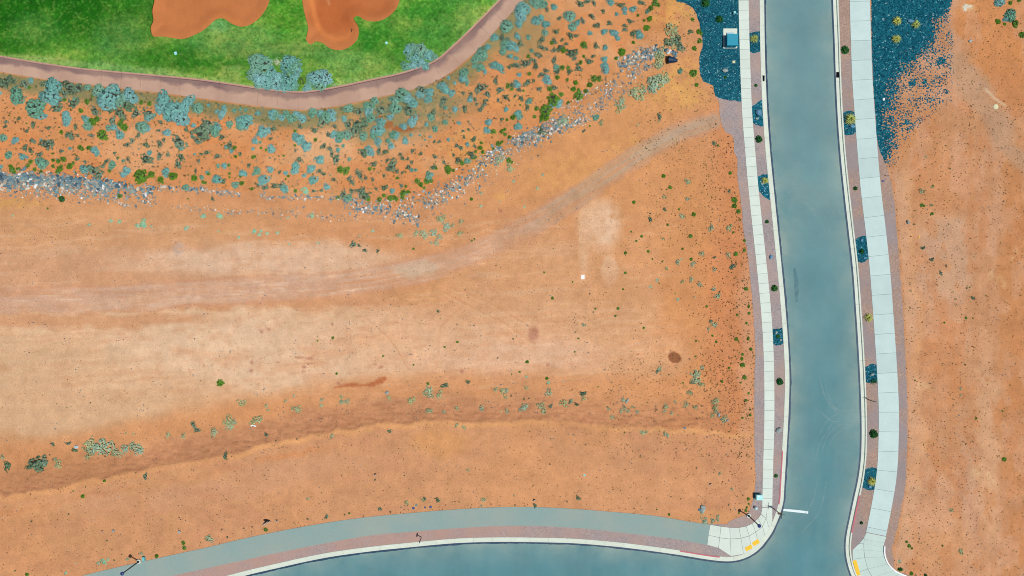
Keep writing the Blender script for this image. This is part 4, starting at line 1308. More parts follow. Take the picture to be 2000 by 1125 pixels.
# ------------------------------------------------------------------ rocks
RC = {'slate': (108, 136, 146), 'grey': (154, 162, 154), 'cream': (220, 208, 188), 'tan': (192, 164, 140), 'dark': (76, 104, 118), 'white': (232, 232, 228), 'lblue': (122, 156, 162)}
def rock_template(rs, sub=0):
    phi = (1 + 5 ** .5) / 2
    V = [(-1, phi, 0), (1, phi, 0), (-1, -phi, 0), (1, -phi, 0), (0, -1, phi), (0, 1, phi), (0, -1, -phi), (0, 1, -phi), (phi, 0, -1), (phi, 0, 1), (-phi, 0, -1), (-phi, 0, 1)]
    F = [(0, 11, 5), (0, 5, 1), (0, 1, 7), (0, 7, 10), (0, 10, 11), (1, 5, 9), (5, 11, 4), (11, 10, 2), (10, 7, 6), (7, 1, 8), (3, 9, 4), (3, 4, 2), (3, 2, 6), (3, 6, 8), (3, 8, 9), (4, 9, 5), (2, 4, 11), (6, 2, 10), (8, 6, 7), (9, 8, 1)]
    V = np.array(V, float); V /= np.linalg.norm(V[0])
    q = np.linalg.qr(rs.normal(size=(3, 3)))[0]
    V = V @ q
    V *= rs.uniform(.72, 1.2, (12, 1))
    V *= np.array([1.15, rs.uniform(.6, .95), rs.uniform(.5, .8)])
    V[:, 2] += .25
    return V, np.array(F)
rt = [rock_template(rs0) for _ in range(10)]
rocks = []        # px, py, radius, colour name, band
def rock_band(line, n, hw, rmin, rmax, pal, seed, band, bias=0.0):
    rs = np.random.RandomState(seed); P = Path(line)
    for i in range(n):
        s_ = rs.uniform(0, P.L); c = P.at(s_); t = P.tan(s_)
        d = rs.normal() * hw * .55 + bias
        rad = rmin + (rmax - rmin) * rs.uniform() ** 2.6
        rocks.append((c[0] - t[1] * d, c[1] + t[0] * d, rad, pal[rs.randint(len(pal))], band))
pA = ['slate'] * 4 + ['grey'] * 6 + ['cream'] * 2 + ['tan'] * 3 + ['dark'] * 1 + ['lblue'] * 2 + ['white']
pB = ['slate'] * 3 + ['grey'] * 5 + ['cream'] * 3 + ['tan'] * 4 + ['dark'] * 1 + ['lblue'] * 2 + ['white'] * 1
rock_band([(-20, 353), (60, 354), (120, 358), (180, 365), (215, 368)], 1150, 17, 1.2, 5.0, pA, 1, 'left rock band')
rock_band([(-20, 345), (60, 346), (130, 350), (210, 358), (260, 364)], 160, 7, 2.2, 5.4, ['slate', 'dark', 'slate', 'lblue', 'grey'], 2, 'left rock band')
rock_band([(0, 375), (90, 380), (190, 384), (250, 396)], 340, 12, .8, 2.6, pB, 3, 'left rock band')
rock_band([(205, 362), (250, 374), (300, 372)], 230, 14, 1.0, 4.2, pA, 4, 'left rock band')
rock_band([(290, 366), (350, 369), (405, 372)], 130, 6, 1.0, 3.6, pB, 5, 'left rock band')
rock_band([(220, 385), (260, 397), (310, 392)], 110, 11, .8, 2.8, pB, 6, 'left rock band')
rock_band([(395, 371), (440, 377), (470, 380)], 110, 5, .9, 3.2, pB, 7, 'middle rock band')
rock_band([(505, 383), (560, 385), (635, 387), (665, 392)], 150, 6, .9, 3.2, pB, 8, 'middle rock band')
rock_band([(335, 402), (400, 410), (450, 413), (500, 414)], 120, 6, .7, 2.4, pB, 9, 'middle rock band')
rock_band([(500, 415), (580, 417), (640, 425), (700, 424)], 200, 11, .7, 2.4, pB, 10, 'middle rock band')
rock_band([(670, 395), (720, 402), (760, 412), (800, 424), (820, 428)], 460, 15, .9, 3.6, pB, 11, 'middle rock band')
rock_band([(780, 396), (820, 392), (860, 385), (900, 362)], 260, 18, .8, 3.0, pB, 12, 'right rock band')
rock_band([(830, 402), (870, 372), (910, 350), (945, 332)], 330, 15, .8, 3.2, pB, 13, 'right rock band')
rock_band([(930, 318), (960, 312), (1000, 292)], 220, 13, .8, 3.0, pB, 14, 'right rock band')
rock_band([(950, 302), (985, 284), (1010, 270), (1040, 255)], 90, 4, 1.4, 3.6, ['slate', 'white', 'grey', 'lblue'], 15, 'right rock band')
rock_band([(1005, 284), (1035, 270), (1070, 252), (1105, 240)], 700, 15, .9, 3.4, pB, 16, 'right rock band')
rock_band([(1080, 242), (1120, 242), (1150, 228)], 170, 10, .9, 3.2, pB, 17, 'right rock band')
rock_band([(1095, 218), (1130, 195), (1160, 175), (1200, 160)], 110, 8, .8, 3.0, pB, 18, 'right rock band')
rock_band([(1090, 232), (1140, 214), (1185, 190), (1220, 162)], 320, 20, .7, 2.4, pB, 25, 'right rock band')
rock_band([(700, 420), (800, 410), (880, 385), (950, 340), (1040, 285)], 420, 26, .6, 1.9, pB, 26, 'right rock band')
rock_band([(1150, 222), (1180, 195), (1215, 165), (1240, 150)], 190, 16, .7, 2.6, pB, 19, 'right rock band')
rock_band([(1208, 130), (1235, 118), (1262, 106), (1285, 98)], 360, 12, 1.0, 3.8, pA, 20, 'upper rock pile')
rock_band([(1225, 145), (1255, 135), (1275, 122)], 150, 12, .8, 2.8, pB, 21, 'upper rock pile')
rock_band([(1300, 97), (1314, 104), (1322, 110)], 26, 8, 1.6, 3.8, ['dark', 'slate', 'lblue', 'white'], 22, 'upper rock pile')
rock_band([(100, 470), (1300, 470)], 0, 1, 1, 2, pB, 23, 'x')
rocks.sort(key=lambda r_: -r_[2])
big, small = rocks[:290], rocks[290:]
RK_M = {}
for nm, c in RC.items():
    for v in range(3):
        V, F = rt[(v * 3 + len(nm)) % len(rt)]
        lc = np.tile(lin(c) / np.array([KR, KG, KB]), (len(V), 1))
        RK_M[nm, v] = np_mesh('rock', V, F, M['rock'], np.clip(lc, 0, .85))
WORD = {'slate': 'slate blue', 'grey': 'grey', 'cream': 'cream', 'tan': 'tan', 'dark': 'dark slate', 'white': 'white', 'lblue': 'pale blue'}
rr = random.Random(9)
def rock_zone(x, y, band):
    if band == 'left rock band': return ('left band, ' + ('at the edge' if x < 60 else 'above dark shrub' if x < 130 else 'before green bush' if x < 225 else 'thin end')) + (', upper row' if y < np.interp(x, [0, 200, 400], [352, 364, 368]) else ', lower row')
    if band == 'middle rock band': return 'middle band, ' + ('left thin stretch' if x < 500 else 'centre stretch' if x < 690 else 'dense right end')
    if band == 'right rock band': return 'right band, ' + ('lowest stretch' if x < 870 else 'stretch below green bushes' if x < 960 else 'stretch left of the densest part' if x < 1030 else 'densest stretch' if x < 1090 else 'upper thin end')
    return 'upper rock pile ' + ('beside the culvert pipe' if x > 1290 else 'right half' if x > 1250 else 'left half')
rg = {}
for b in big: rg.setdefault((b[3], rock_zone(b[0], b[1], b[4])), []).append(b)
ORD0 = ['leftmost'] + [w + ' from left' for w in 'second third fourth fifth sixth seventh eighth'.split()]
for (c, rz), bs in rg.items():
    bs.sort(key=lambda b: b[0])
    for i, (x, y, r_, _, band) in enumerate(bs):
        o = link('rock', RK_M[c, rr.randrange(3)])
        o.location = P3(x, y, -.02); s_ = r_ * S
        o.scale = (s_ * rr.uniform(.85, 1.2), s_ * rr.uniform(.85, 1.2), s_); o.rotation_euler = (0, 0, rr.uniform(0, 6.28))
        lab = f'{WORD[c]} rock in the {rz}'
        if len(bs) > 1 and len(bs) <= 9: lab += ', ' + ('rightmost' if i == len(bs) - 1 else ORD0[i])
        tag(o, lab, 'rock', f'{WORD[c]} rocks, {rz}' if len(bs) > 1 else None)
scatter('rubble', rt, [(a[0], a[1]) for a in small], [a[2] for a in small], [RC[a[3]] for a in small], M['rock'], 1.0, 5)

# single boulders in the planting beds
def boulder(x, y, r_, mat, label, sx=1.0, seed=0, name='boulder'):
    rs = np.random.RandomState(seed + 100)
    V, F = rock_template(rs)
    bmv = []; 
    # one subdivision for a rounder rock
    V = list(map(tuple, V)); cache = {}; F2 = []
    def mid(a, b):
        k_ = (min(a, b), max(a, b))
        if k_ not in cache:
            p = (np.array(V[a]) + np.array(V[b])) / 2
            V.append(tuple(p * (1 + rs.uniform(.0, .14)))); cache[k_] = len(V) - 1
        return cache[k_]
    for a, b, c in F:
        ab, bc, ca = mid(a, b), mid(b, c), mid(c, a)
        F2 += [(a, ab, ca), (b, bc, ab), (c, ca, bc), (ab, bc, ca)]
    me = mesh(name, V, F2, mat)
    o = link(name, me); z = Tn(x, y)
    X, Y, _ = xyz(x, y, z); s_ = r_ * S
    o.location = (X, Y, z + .03); o.scale = (s_ * sx, s_, s_ * 1.0); o.rotation_euler = (0, 0, rs.uniform(0, 6))
    return tag(o, label, 'boulder')
boulder(1415, 138, 5.8, M['boulder'], 'pale grey boulder on the dark gravel bed below the teal cabinet', seed=1)
boulder(1481, 221, 8.0, M['boulder_blue'], 'large blue grey boulder in the bright blue gravel patch by the kerb', seed=2)
boulder(1478, 232, 3.0, M['boulder'], 'small pale boulder at the lower side of the large blue grey one', seed=3)
boulder(1505.5, 501.5, 4.2, M['boulder_blue'], 'round blue boulder alone in the mauve gravel strip by the sidewalk', seed=4)
boulder(1521, 840, 6.2, M['boulder'], 'round grey boulder in the gravel strip, lowest one left of the road', seed=5)
boulder(1516, 649.5, 3.4, M['boulder'], 'pale boulder, upper left one in the square dark gravel patch', seed=6)
boulder(1525, 653, 2.6, M['boulder_blue'], 'blue boulder, upper right one in the square dark gravel patch', seed=7)
boulder(1524.5, 664, 3.0, M['boulder'], 'pale boulder, lowest one in the square dark gravel patch', seed=8)
boulder(1489.5, 358, 3.2, M['boulder'], 'cream boulder at the foot of the yellow grass clump in the blue gravel', seed=9)
boulder(1493, 368, 2.8, M['boulder_blue'], 'small blue boulder below the grass clump in the blue gravel patch', seed=10)
boulder(1664, 247, 4.6, M['boulder_blue'], 'blue boulder under the large spiky grass right of the road', seed=11)
boulder(1683, 469, 3.2, M['boulder_blue'], 'blue boulder at the top of the dark gravel patch by the shared path', seed=12)
boulder(1689, 504, 3.2, M['boulder_blue'], 'blue boulder at the bottom of the dark gravel patch by the shared path', seed=13)
boulder(1703, 731, 4.6, M['boulder'], 'pale wedge shaped boulder in the oval dark gravel patch', .6, seed=14)
boulder(1699, 951, 3.0, M['boulder_blue'], 'blue boulder below the yellow grass in the lowest dark gravel patch', seed=15)
boulder(1779, 42, 6.0, M['boulder_blue'], 'blue grey boulder beside a grass clump on the dark gravel right of the path', seed=16)
boulder(1895, 80, 3.4, M['boulder'], 'small pale rock on the orange field at the upper right', seed=17)
boulder(1372, 993, 6.0, M['boulder'], 'pale grey boulder beside a dark one above the trail end', 1.3, seed=18)
boulder(1366, 996, 3.0, M['boulder_blue'], 'dark blue boulder touching the pale boulder above the trail end', seed=19)
boulder(1773, 434, 4.0, M['boulder'], 'grey boulder in the field right of the shared path', seed=20)
boulder(756, 767, 4.2, M['boulder'], 'pale boulder with a dark shaded side on the eroded bank', seed=21)
boulder(222, 1036, 3.2, M['boulder'], 'pale rock in the lower left field beside dark debris', seed=22)
boulder(351, 1038.5, 3.0, M['boulder'], 'pale rock alone in the lower left field above the trail', seed=23)
boulder(1225, 783, 3.4, M['boulder'], 'white rock beside a dry tuft on the bank, left part of the berm end', 1.5, seed=24)
boulder(1403.5, 810.5, 3.0, M['boulder'], 'white rock among dry shrubs at the right end of the bank', 1.4, seed=25)
boulder(1421, 821, 2.6, M['boulder'], 'small pale rock right of the dry shrub at the bank end', seed=26)
boulder(1337, 836, 3.0, M['boulder_blue'], 'small round blue rock among the shrubs of the bank', seed=27)
boulder(827, 373.5, 3.4, M['boulder'], 'white block at the foot of the green bushes in the middle', seed=28)
boulder(880, 368, 3.2, M['boulder'], 'white ring shaped stone in the right rock band', seed=29)

# ------------------------------------------------------------------ bushes
def bush_mesh(seed, mat, n=60, m=9, h=.62, leaf=.16, clump=.2, core=True, ragged=.15):
    rs = np.random.RandomState(seed)
    V = []; F = []; MI = []
    cl = []
    lob = [rs.uniform(0, 6.28), rs.uniform(0, 6.28)]
    tries = 0
    while len(cl) < n and tries < 3000:
        tries += 1
        a = rs.uniform(0, 6.283); z = rs.uniform(.0, 1); r_ = math.sqrt(1 - z * z)
        out = 1 + ragged * math.sin(2 * a + lob[0]) + ragged * .8 * math.sin(3 * a + lob[1]) + rs.uniform(-.12, .12)
        p = Vector((r_ * math.cos(a) * out, r_ * math.sin(a) * out, z * h * rs.uniform(.8, 1.15)))
        if all((p - q).length > .19 for q in cl) or tries > 1500: cl.append(p)
    for p in cl:
        up = Vector((p.x * .7, p.y * .7, .55)).normalized()
        for k in range(m):
            d = Vector(rs.normal(size=3)); d.normalize()
            c = p * .93 + d * clump * rs.uniform(.3, 1) * .8
            nn = (d + up * 1.1).normalized()
            u = nn.orthogonal().normalized(); w = nn.cross(u); t0 = rs.uniform(0, 6.28); s_ = leaf * rs.uniform(.7, 1.2)
            b = len(V)
            for q in range(4):
                t = t0 + q * 1.5708; el = 1.0 if q % 2 else .62
                V.append(tuple(c + u * (s_ * el * math.cos(t)) + w * (s_ * el * math.sin(t))))
            F.append((b, b + 1, b + 2, b + 3)); MI.append(0)
    if core:
        b = len(V); nseg = 9
        for k, (rr_, zz) in enumerate(((.62, 0), (.7, h * .3), (.45, h * .62), (.0, h * .72))):
            for i in range(nseg):
                t = 6.283 * i / nseg; V.append((rr_ * math.cos(t), rr_ * math.sin(t), zz))
        for k in range(3):
            for i in range(nseg):
                F.append((b + k * nseg + i, b + k * nseg + (i + 1) % nseg, b + (k + 1) * nseg + (i + 1) % nseg, b + (k + 1) * nseg + i)); MI.append(1)
    return mesh('foliage', V, F, [mat, M['twig_shade']], False, MI)

KIND = {
    'S': ('sagebrush', 'sagebrush', 'blue grey sagebrush', [bush_mesh(10 + i, M['sage'] if i % 3 else M['sageg'], 62, 9, .6) for i in range(6)]),
    'G': ('desert_shrub', 'shrub', 'dull grey green shrub', [bush_mesh(30 + i, M['grey'], 34, 8, .6, .2, .24, True, .4) for i in range(5)]),
    'B': ('green_bush', 'bush', 'olive green bush', [bush_mesh(50 + i, M['green'], 40, 8, .6, .19, .2, True, .1) for i in range(5)]),
    'D': ('dry_shrub', 'dry shrub', 'pale dry shrub', [bush_mesh(70 + i, M['dry'], 34, 8, .5, .17, .26, False, .3) for i in range(5)]),
    'P': ('herb_mat', 'herb', 'pale teal herb mat', [bush_mesh(90 + i, M['pale'], 30, 7, .25, .22, .2, False, .2) for i in range(3)]),
    'L': ('planted_shrub', 'shrub', 'dense deep green planted shrub', [bush_mesh(110 + i, M['lush'], 60, 9, .95, .15, .16, True, .06) for i in range(3)]),
}
BUSH = []     # kind, px, py, r
def crop(ox, oy, **kw):
    for k_, s_ in kw.items():
        for e in s_.replace('\n', '').split(';'):
            e = e.strip()
            if not e: continue
            a = [float(t) for t in e.split(',')]
            BUSH.append((k_, ox + a[0] / 5, oy + a[1] / 5, a[2] / 5))
crop(0, 0, S='170,940,80;525,835,75;500,945,90;355,1060,95;300,785,30;0,910,20;855,855,35;960,885,60;1080,950,110;1020,1010,70;1160,1000,50;1270,940,75;1220,950,60;730,975,30;1600,960,75;1580,1050,70;1700,1090,110;1790,1060,70;1850,985,60;1930,1060,60;650,1120,40',
     G='60,800,55;240,820,40;680,850,55;760,870,55;720,1010,50;560,1060,45;1260,1030,60;1180,1110,50;1080,1085,25;930,1090,40;580,980,30;1330,1110,40;1450,1120,55;20,830,40;130,790,30;420,820,30;630,910,40',
     B='285,855,18;630,975,18;850,995,25;790,1080,25;900,940,18;1460,1010,25;1380,1000,22')
crop(400, 0, S='''500,610,85;590,640,80;480,720,70;540,770,85;640,720,70;620,820,70;700,780,70;820,620,90;880,650,75;900,690,50;700,860,45;830,800,80;880,840,50;1090,760,85;1180,770,80;1030,800,50;1000,860,45;1120,840,60;890,750,40;770,850,50;520,840,45;560,590,60;
     40,1030,20;190,1060,35;120,1090,25;180,1100,40;290,1080,30;350,1065,20;400,1075,22;520,1105,30;660,1115,50;790,1110,35;900,1115,40;1050,1100,50;1130,1110,40;1240,1110,50;1400,1060,50;1600,1040,55;1660,985,45;1600,1090,50;1850,980,50;1930,930,70;1860,1060,60;1970,960,60;
     1990,490,60;1960,650,50;2000,560,45''', D='700,610,50;1260,830,20', B='950,790,50', G='1720,1080,50;1500,1090,40;1990,1080,60')
crop(800, 0, S='''40,470,55;110,500,70;180,540,60;60,560,60;240,560,45;30,640,50;110,620,55;160,650,40;1230,30,55;1300,40,45;1100,90,70;1090,150,60;1070,230,45;945,260,65;1230,205,45;1280,180,35;1330,240,45;1410,70,35;1560,160,55;1590,260,50;1640,220,30;1320,320,35;830,365,40;1050,355,35;930,430,50;990,450,60;910,500,40;1040,480,35;760,460,35;700,530,65;640,580,40;640,640,35;690,660,45;735,700,25;830,640,50;890,670,45;530,710,50;520,770,50;560,810,30;320,840,45;350,880,45;410,910,40;190,900,45;100,930,50;180,970,40;30,1010,50;590,970,35;350,1055,25;440,1070,35;1050,820,40;1340,780,45;980,550,30;1040,570,25;1160,365,25;1070,730,25;1165,990,35;940,1070,25;1060,1110,40;1900,580,35;1905,640,40;1915,690,40;1900,310,35;1980,320,35;1910,465,30;1760,325,25;1430,660,35;1450,1010,50;1400,1020,40;1190,495,25;380,760,20;440,810,20;1960,25,35''',
     G='''1670,40,35;1740,10,25;1800,30,25;1690,205,25;1890,110,22;1950,225,25;1340,90,22;1460,180,20;1780,160,30;1830,250,30;1430,310,30;1570,350,35;1620,350,25;1290,390,35;1290,465,30;1410,400,25;1340,480,20;1410,490,28;1470,470,35;1240,530,25;1280,550,20;1210,590,25;1230,650,30;1130,620,45;1050,640,30;1010,640,25;970,660,18;1330,690,25;1290,730,30;1580,520,50;1610,570,25;1750,600,30;1790,550,22;1650,670,35;1640,630,20;1560,700,28;1410,590,30;1440,700,30;1820,450,25;1720,460,20;1490,390,20;1530,430,20;840,790,30;690,860,45;745,840,20;880,880,30;1000,830,25;1070,880,22;1150,810,32;1210,790,20;1260,870,25;1410,855,28;760,920,30;940,950,28;750,980,20;730,1020,30;690,1070,25;640,970,18;655,1020,16;865,980,20;1030,940,18;1090,960,25;1150,1050,25;540,1060,28;600,920,22;525,910,18;330,990,40;230,1100,30;120,880,40;1080,430,30;900,370,30;960,390,28''',
     B='''1700,440,35;1500,490,30;1390,420,22;1160,550,22;1170,720,20;1490,660,28;1550,660,20;1540,780,20;1440,755,25;1370,870,30;1620,810,28;1670,610,22;1700,550,15;1600,870,28;1650,940,45;1720,890,25;1800,770,35;1850,770,28;1410,980,70;1330,1080,60;960,840,25;1000,870,20;1080,1025,12;1110,885,15;1480,920,25;1240,1060,25;1550,1005,20;1760,830,28;1650,880,20''')
crop(1200, 0, S='100,90,30;100,130,25;180,90,35;320,120,20;20,140,22;245,340,45;10,325,35;30,370,30;640,695,28',
     G='60,50,30;270,30,25;150,210,25;100,290,25;740,310,25;180,330,30;100,250,22;250,20,22;330,100,20;510,420,35;600,400,50;640,460,40',
     D='540,270,50;590,300,30;570,350,40;400,800,70;450,770,60;370,850,60;230,900,65;190,920,50;290,890,30;60,1010,45;80,970,30;50,1060,40;430,580,60;450,520,50;440,640,40;560,420,40;480,800,40;500,765,35',
     B='400,30,35;430,50,20;355,80,28;345,185,28;315,275,30;70,510,38;20,570,22;770,715,40;800,830,22;780,475,25;825,310,25;830,400,25;185,415,18;230,150,15;290,200,15;850,330,18;760,190,20')
crop(1600, 0, S='1760,10,65;1860,150,60;1820,190,30;1740,20,40', B='1745,210,25;1810,235,18;1915,235,35;1865,30,22;1985,340,35;1950,5,18')
crop(0, 225, S='''650,30,55;650,70,40;380,0,50;440,10,30;30,220,40;150,245,38;840,40,40;860,100,55;1170,190,45;1110,120,35;1060,125,30;1390,120,65;1440,130,35;1460,20,50;1630,170,40;1760,20,90;1630,0,40;1890,100,25;1770,320,30;85,390,38;220,405,40;260,410,20;410,470,60;930,350,45;945,385,25;685,325,20;830,530,50;1095,490,42;1240,545,45;1205,580,30;1620,560,50;1460,370,30;400,240,15;1205,445,18;1880,210,22;1970,610,25;1815,710,35;1900,380,14;10,505,22''',
     G='''1970,160,75;1750,270,65;1740,480,38;460,285,50;510,270,25;60,65,20;55,110,18;180,35,18;325,90,25;260,155,20;410,155,15;525,130,15;470,125,22;740,110,25;690,195,40;650,200,20;760,200,20;890,200,25;320,250,28;245,320,28;300,345,25;385,385,28;600,350,18;710,385,15;750,430,20;830,455,18;1100,55,35;1120,370,18;1110,290,15;1250,430,20;1350,200,25;1480,210,15;1520,100,15;1550,150,18;1570,70,22;1630,90,12;1430,290,28;1490,265,12;1560,280,30;1600,240,20;1430,430,45;1560,400,30;1640,385,20;1770,410,35;1790,200,15;1820,140,25;1940,450,18;1965,380,18;1860,500,15;1910,545,20;1540,505,15;1490,500,12;1000,500,25;1040,450,25;1320,500,12;1240,290,25;1290,250,22;1930,255,35;910,540,50;970,590,40''',
     B='''260,80,12;600,165,20;900,70,40;950,40,30;1180,90,35;1220,120,35;1190,50,20;1000,195,50;1040,230,20;865,320,25;790,320,30;520,440,18;570,450,22;620,430,28;300,455,25;270,495,22;120,530,30;135,555,22;180,530,25;100,495,18;680,500,30;715,470,18;520,500,20;590,520,30;570,550,30;340,530,22;400,555,20;1070,545,20;1150,415,14;1170,790,24;1260,775,10;1380,600,70;1480,580,35;1690,595,40;1570,630,32;1590,660,15;1900,615,35;1985,655,20;1835,815,10;465,910,10;740,560,12;510,375,12''',
     L='605,820,30', P='125,980,14;1080,1030,22;1165,1040,20;870,1070,18;1400,1060,38;1340,1080,20;1480,1085,16;1820,1105,22;1985,985,30;335,990,8')
crop(400, 225, S='''160,0,40;240,90,40;390,70,75;350,110,50;100,160,55;120,120,45;570,160,60;530,185,30;620,150,35;490,250,40;540,265,20;470,330,22;650,330,45;210,310,25;260,350,25;920,230,60;880,210,40;990,300,55;1120,435,55;880,530,50;890,490,40;790,565,25;1030,530,45;1060,510,25;970,590,22;1060,635,52;190,495,30;130,495,22;370,570,40;400,580,25;510,545,40;475,580,20;640,530,35;25,560,22;120,630,48;300,685,42;575,635,60;780,725,45;1190,700,35;1400,810,42;1830,740,28;
     690,0,40;750,20,40;850,30,50;950,30,45;1180,20,60;1240,30,40;1360,35,35;1620,30,45;1720,70,50;1810,20,40;1940,110,40;1700,150,60;1650,200,45;1550,205,50;1640,160,30;1390,190,55;1320,210,50;1260,190,40;1300,245,30;1690,260,40;1840,190,45;1870,200,35;1620,360,45;1590,320,30;1820,300,35;1790,250,30;1300,340,25;1350,300,20;1410,430,25;1960,250,40''',
     G='''1460,150,50;1500,100,55;1400,90,40;1560,90,45;1150,60,50;1070,150,30;30,90,55;40,150,50;0,220,40;170,215,30;240,190,15;300,265,15;20,365,25;125,400,30;240,300,35;345,375,20;640,230,18;670,135,28;740,180,14;930,110,20;885,345,16;925,435,32;690,430,15;740,470,15;320,510,14;430,490,20;180,650,25;730,555,20;580,710,25;610,705,20;680,690,32;750,690,30;520,685,18;1120,545,25;1160,575,22;1260,630,20;1290,650,15;1140,735,20;1060,740,20;1270,110,22;1130,175,14;1210,190,30;1290,400,20;1280,435,40;1240,380,20;1225,330,28;1160,305,30;1355,460,14;1550,360,40;1700,350,30;1760,360,28;1560,400,22;1650,480,30;1750,490,15;1720,545,15;1830,490,50;1800,520,30;1880,550,20;1930,560,18;1910,380,18;1930,420,25;1980,430,18;1990,510,25;1780,440,20;
     1490,560,25;1520,590,30;1570,615,22;1640,630,18;1700,565,14;1750,590,17;1410,620,25;1430,650,25;1450,670,18;1435,745,28;1350,780,35;1540,760,40;1570,790,45;1500,740,25;1550,720,20;1750,710,32;1675,720,18;1645,680,15;1920,690,22;75,815,20''',
     B='''290,318,22;360,665,25;350,600,15;470,410,20;490,405,16;550,320,15;600,340,18;300,405,18;340,390,15;770,395,14;880,155,18;880,295,14;235,490,18;35,570,22;240,570,16;240,605,12;5,660,15;815,595,16;790,625,12;885,740,22;460,720,16;1080,240,20;1320,530,35;1370,550,40;1400,520,20;1300,805,22;1595,820,24;1705,825,28;1750,785,22;1810,815,30;1860,815,30;1940,760,35;1930,800,25;1965,695,18;1880,615,18;1650,525,12;1610,525,22;1985,750,20''',
     P='145,985,28;815,1000,16;980,740,40;1050,980,25;710,1150,18;610,1155,16;540,1160,16;480,1130,18')
crop(800, 225, S='30,60,60;210,20,40;165,90,25;250,135,35;345,70,28;480,75,22;770,70,40;755,150,35;1060,110,38;1070,10,40;15,195,18;100,195,14;150,240,14;200,210,16;380,240,20;565,285,25;565,450,35;190,600,45;220,580,20;60,535,18;805,295,16;20,535,20;1820,20,35',
     G='30,350,22;40,290,14;110,375,22;245,405,20;125,440,15;20,460,20;240,260,16;290,260,18;460,295,22;500,320,22;640,305,20;520,155,16;575,140,16;530,215,16;620,240,25;640,220,18;440,180,15;900,40,18;600,380,30;620,410,28;500,390,14;545,390,14;430,390,16;475,440,30;330,410,15;335,460,18;375,470,14;230,510,25;1700,155,16;1290,160,40',
     B='1010,20,30;950,45,16;1220,15,20;1320,10,50;1285,50,20;815,160,28;900,160,22;930,140,18;935,190,20;975,215,22;870,280,28;905,260,14;820,330,18;645,355,18;690,320,25;700,270,18;715,360,20;515,470,28;630,415,22;370,520,35;380,550,30;425,540,18;255,515,20;75,645,28;110,680,25;170,645,35;210,640,25;145,710,16;0,750,14;970,440,25;1000,460,15;605,820,18;1760,105,11',
     P='695,885,14;880,845,12;1250,712,18;1300,583,14;1015,645,16;1120,890,14', D='310,1015,42;500,1035,25;360,1090,40;420,1080,20;980,520,40;1870,75,25;1500,60,50;880,440,40;700,760,16;300,1010,30')
crop(1200, 225, B='480,595,22;545,705,20;190,850,17;775,970,22;520,1070,14;630,920,12;1170,830,28;1170,885,25;1210,940,25;1130,565,18;1010,295,12', G='440,20,28;970,275,20;350,1020,20;350,960,14;490,920,16;1120,745,20;460,725,14;510,725,14;1110,210,12', D='715,650,26;660,985,25;485,800,22;710,820,20;1120,1100,30;230,95,14;940,1100,30')
crop(800, 450, B='608,100,13;632,83,11;38,180,13;1315,410,11;1395,662,14;1592,502,10;1815,765,12;467,1090,12;1648,1055,11', G='1790,800,15;1760,618,13;538,583,12;720,810,10;850,342,9;1620,995,12;300,858,9;280,790,16;1010,1060,12;140,912,9', D='135,35,40;230,20,40;290,60,30;210,120,18;262,120,28;150,60,25;490,30,25;1700,925,20;60,30,30')
crop(400, 450, P='525,42,14;600,33,16;330,70,16;1105,122,15;825,135,12;480,10,20;550,5,16;130,10,14;1640,5,16;1510,50,10', G='1450,138,30;1505,148,18;1565,195,20;1585,150,12;1690,200,18;900,777,10', D='1905,50,30', B='1100,1078,10;1250,1050,14')
crop(1200, 450, B='265,57,14;215,103,14;163,13,11;745,57,20;330,205,15;108,220,16;665,180,14;750,283,18;105,415,15;468,305,11;85,575,11;438,517,8;900,742,13;957,1028,14;995,1090,14;798,1080,11;285,952,12;35,762,15;10,835,14;372,281,9;592,618,9;245,412,7;1185,230,22;1285,570,22;1315,810,18;1310,740,16;1305,1055,18;1200,825,14;1160,20,14;1270,100,16;1270,195,16;1190,1060,22;1290,905,14',
     P='418,485,17;350,550,15;655,283,12;780,653,12;620,675,14', D='620,310,28;855,225,28;765,330,24;660,500,20;750,480,24;830,530,26;970,570,24;1005,640,28;975,380,22;975,920,28;470,80,18;510,370,18;1110,240,24;920,960,18', G='1155,350,26;940,885,16;1180,315,14;1020,605,14;1015,635,16;975,265,16;1200,740,16;1245,490,14')
crop(400, 675, B='150,362,36;1743,100,12;1288,273,13', G='900,915,14;1110,990,14;760,990,14;200,1080,25;600,870,18;695,930,14;1805,835,20;650,460,10', D='360,560,38;240,740,48;250,790,38;190,750,20;290,745,25;90,850,38;520,720,38;470,750,28;900,620,38;1335,500,22;1340,550,28;1395,545,25;1800,510,25;1140,585,22;1140,530,20;790,540,20;615,630,14;870,490,15;600,590,18;1240,880,22')
crop(0, 675, D='870,960,55;960,990,65;1050,1000,65;880,1030,40;1140,1050,48;1220,1010,38;1320,990,45;1360,1030,40;1290,970,30;860,1085,30;1640,875,26;1790,885,24;25,1090,22;1230,855,12;1300,860,12;540,1110,25', G='515,960,18;670,955,20;725,1020,22;485,1065,12;1890,770,26;1925,825,26;880,560,14;700,593,10;650,605,9;555,568,9;1370,795,8')
crop(0, 900, G='75,50,34;360,30,70;420,20,50;290,60,32;1420,147,24;310,590,14;670,520,14;1045,780,16;1190,910,14;1115,970,14;1095,870,10;145,1075,14', D='570,40,38;1245,960,16;1380,905,16', P='1010,985,30;1050,965,18;960,1000,18;640,1095,16;740,1000,9', B='810,345,20;265,1110,20;1790,800,20;1800,850,20;1530,930,22;715,295,10;835,255,9;1020,195,16')
crop(400, 900, G='1338,143,13;1660,185,14;220,745,16;170,672,14;380,660,14;465,645,14;870,603,13;1005,565,16;1190,545,20;1370,525,14;1710,470,18;1810,500,16;1545,540,12;785,580,10;735,592,9', B='595,672,20;1410,513,11;25,770,12', D='45,760,38;1970,410,24;1005,370,14')
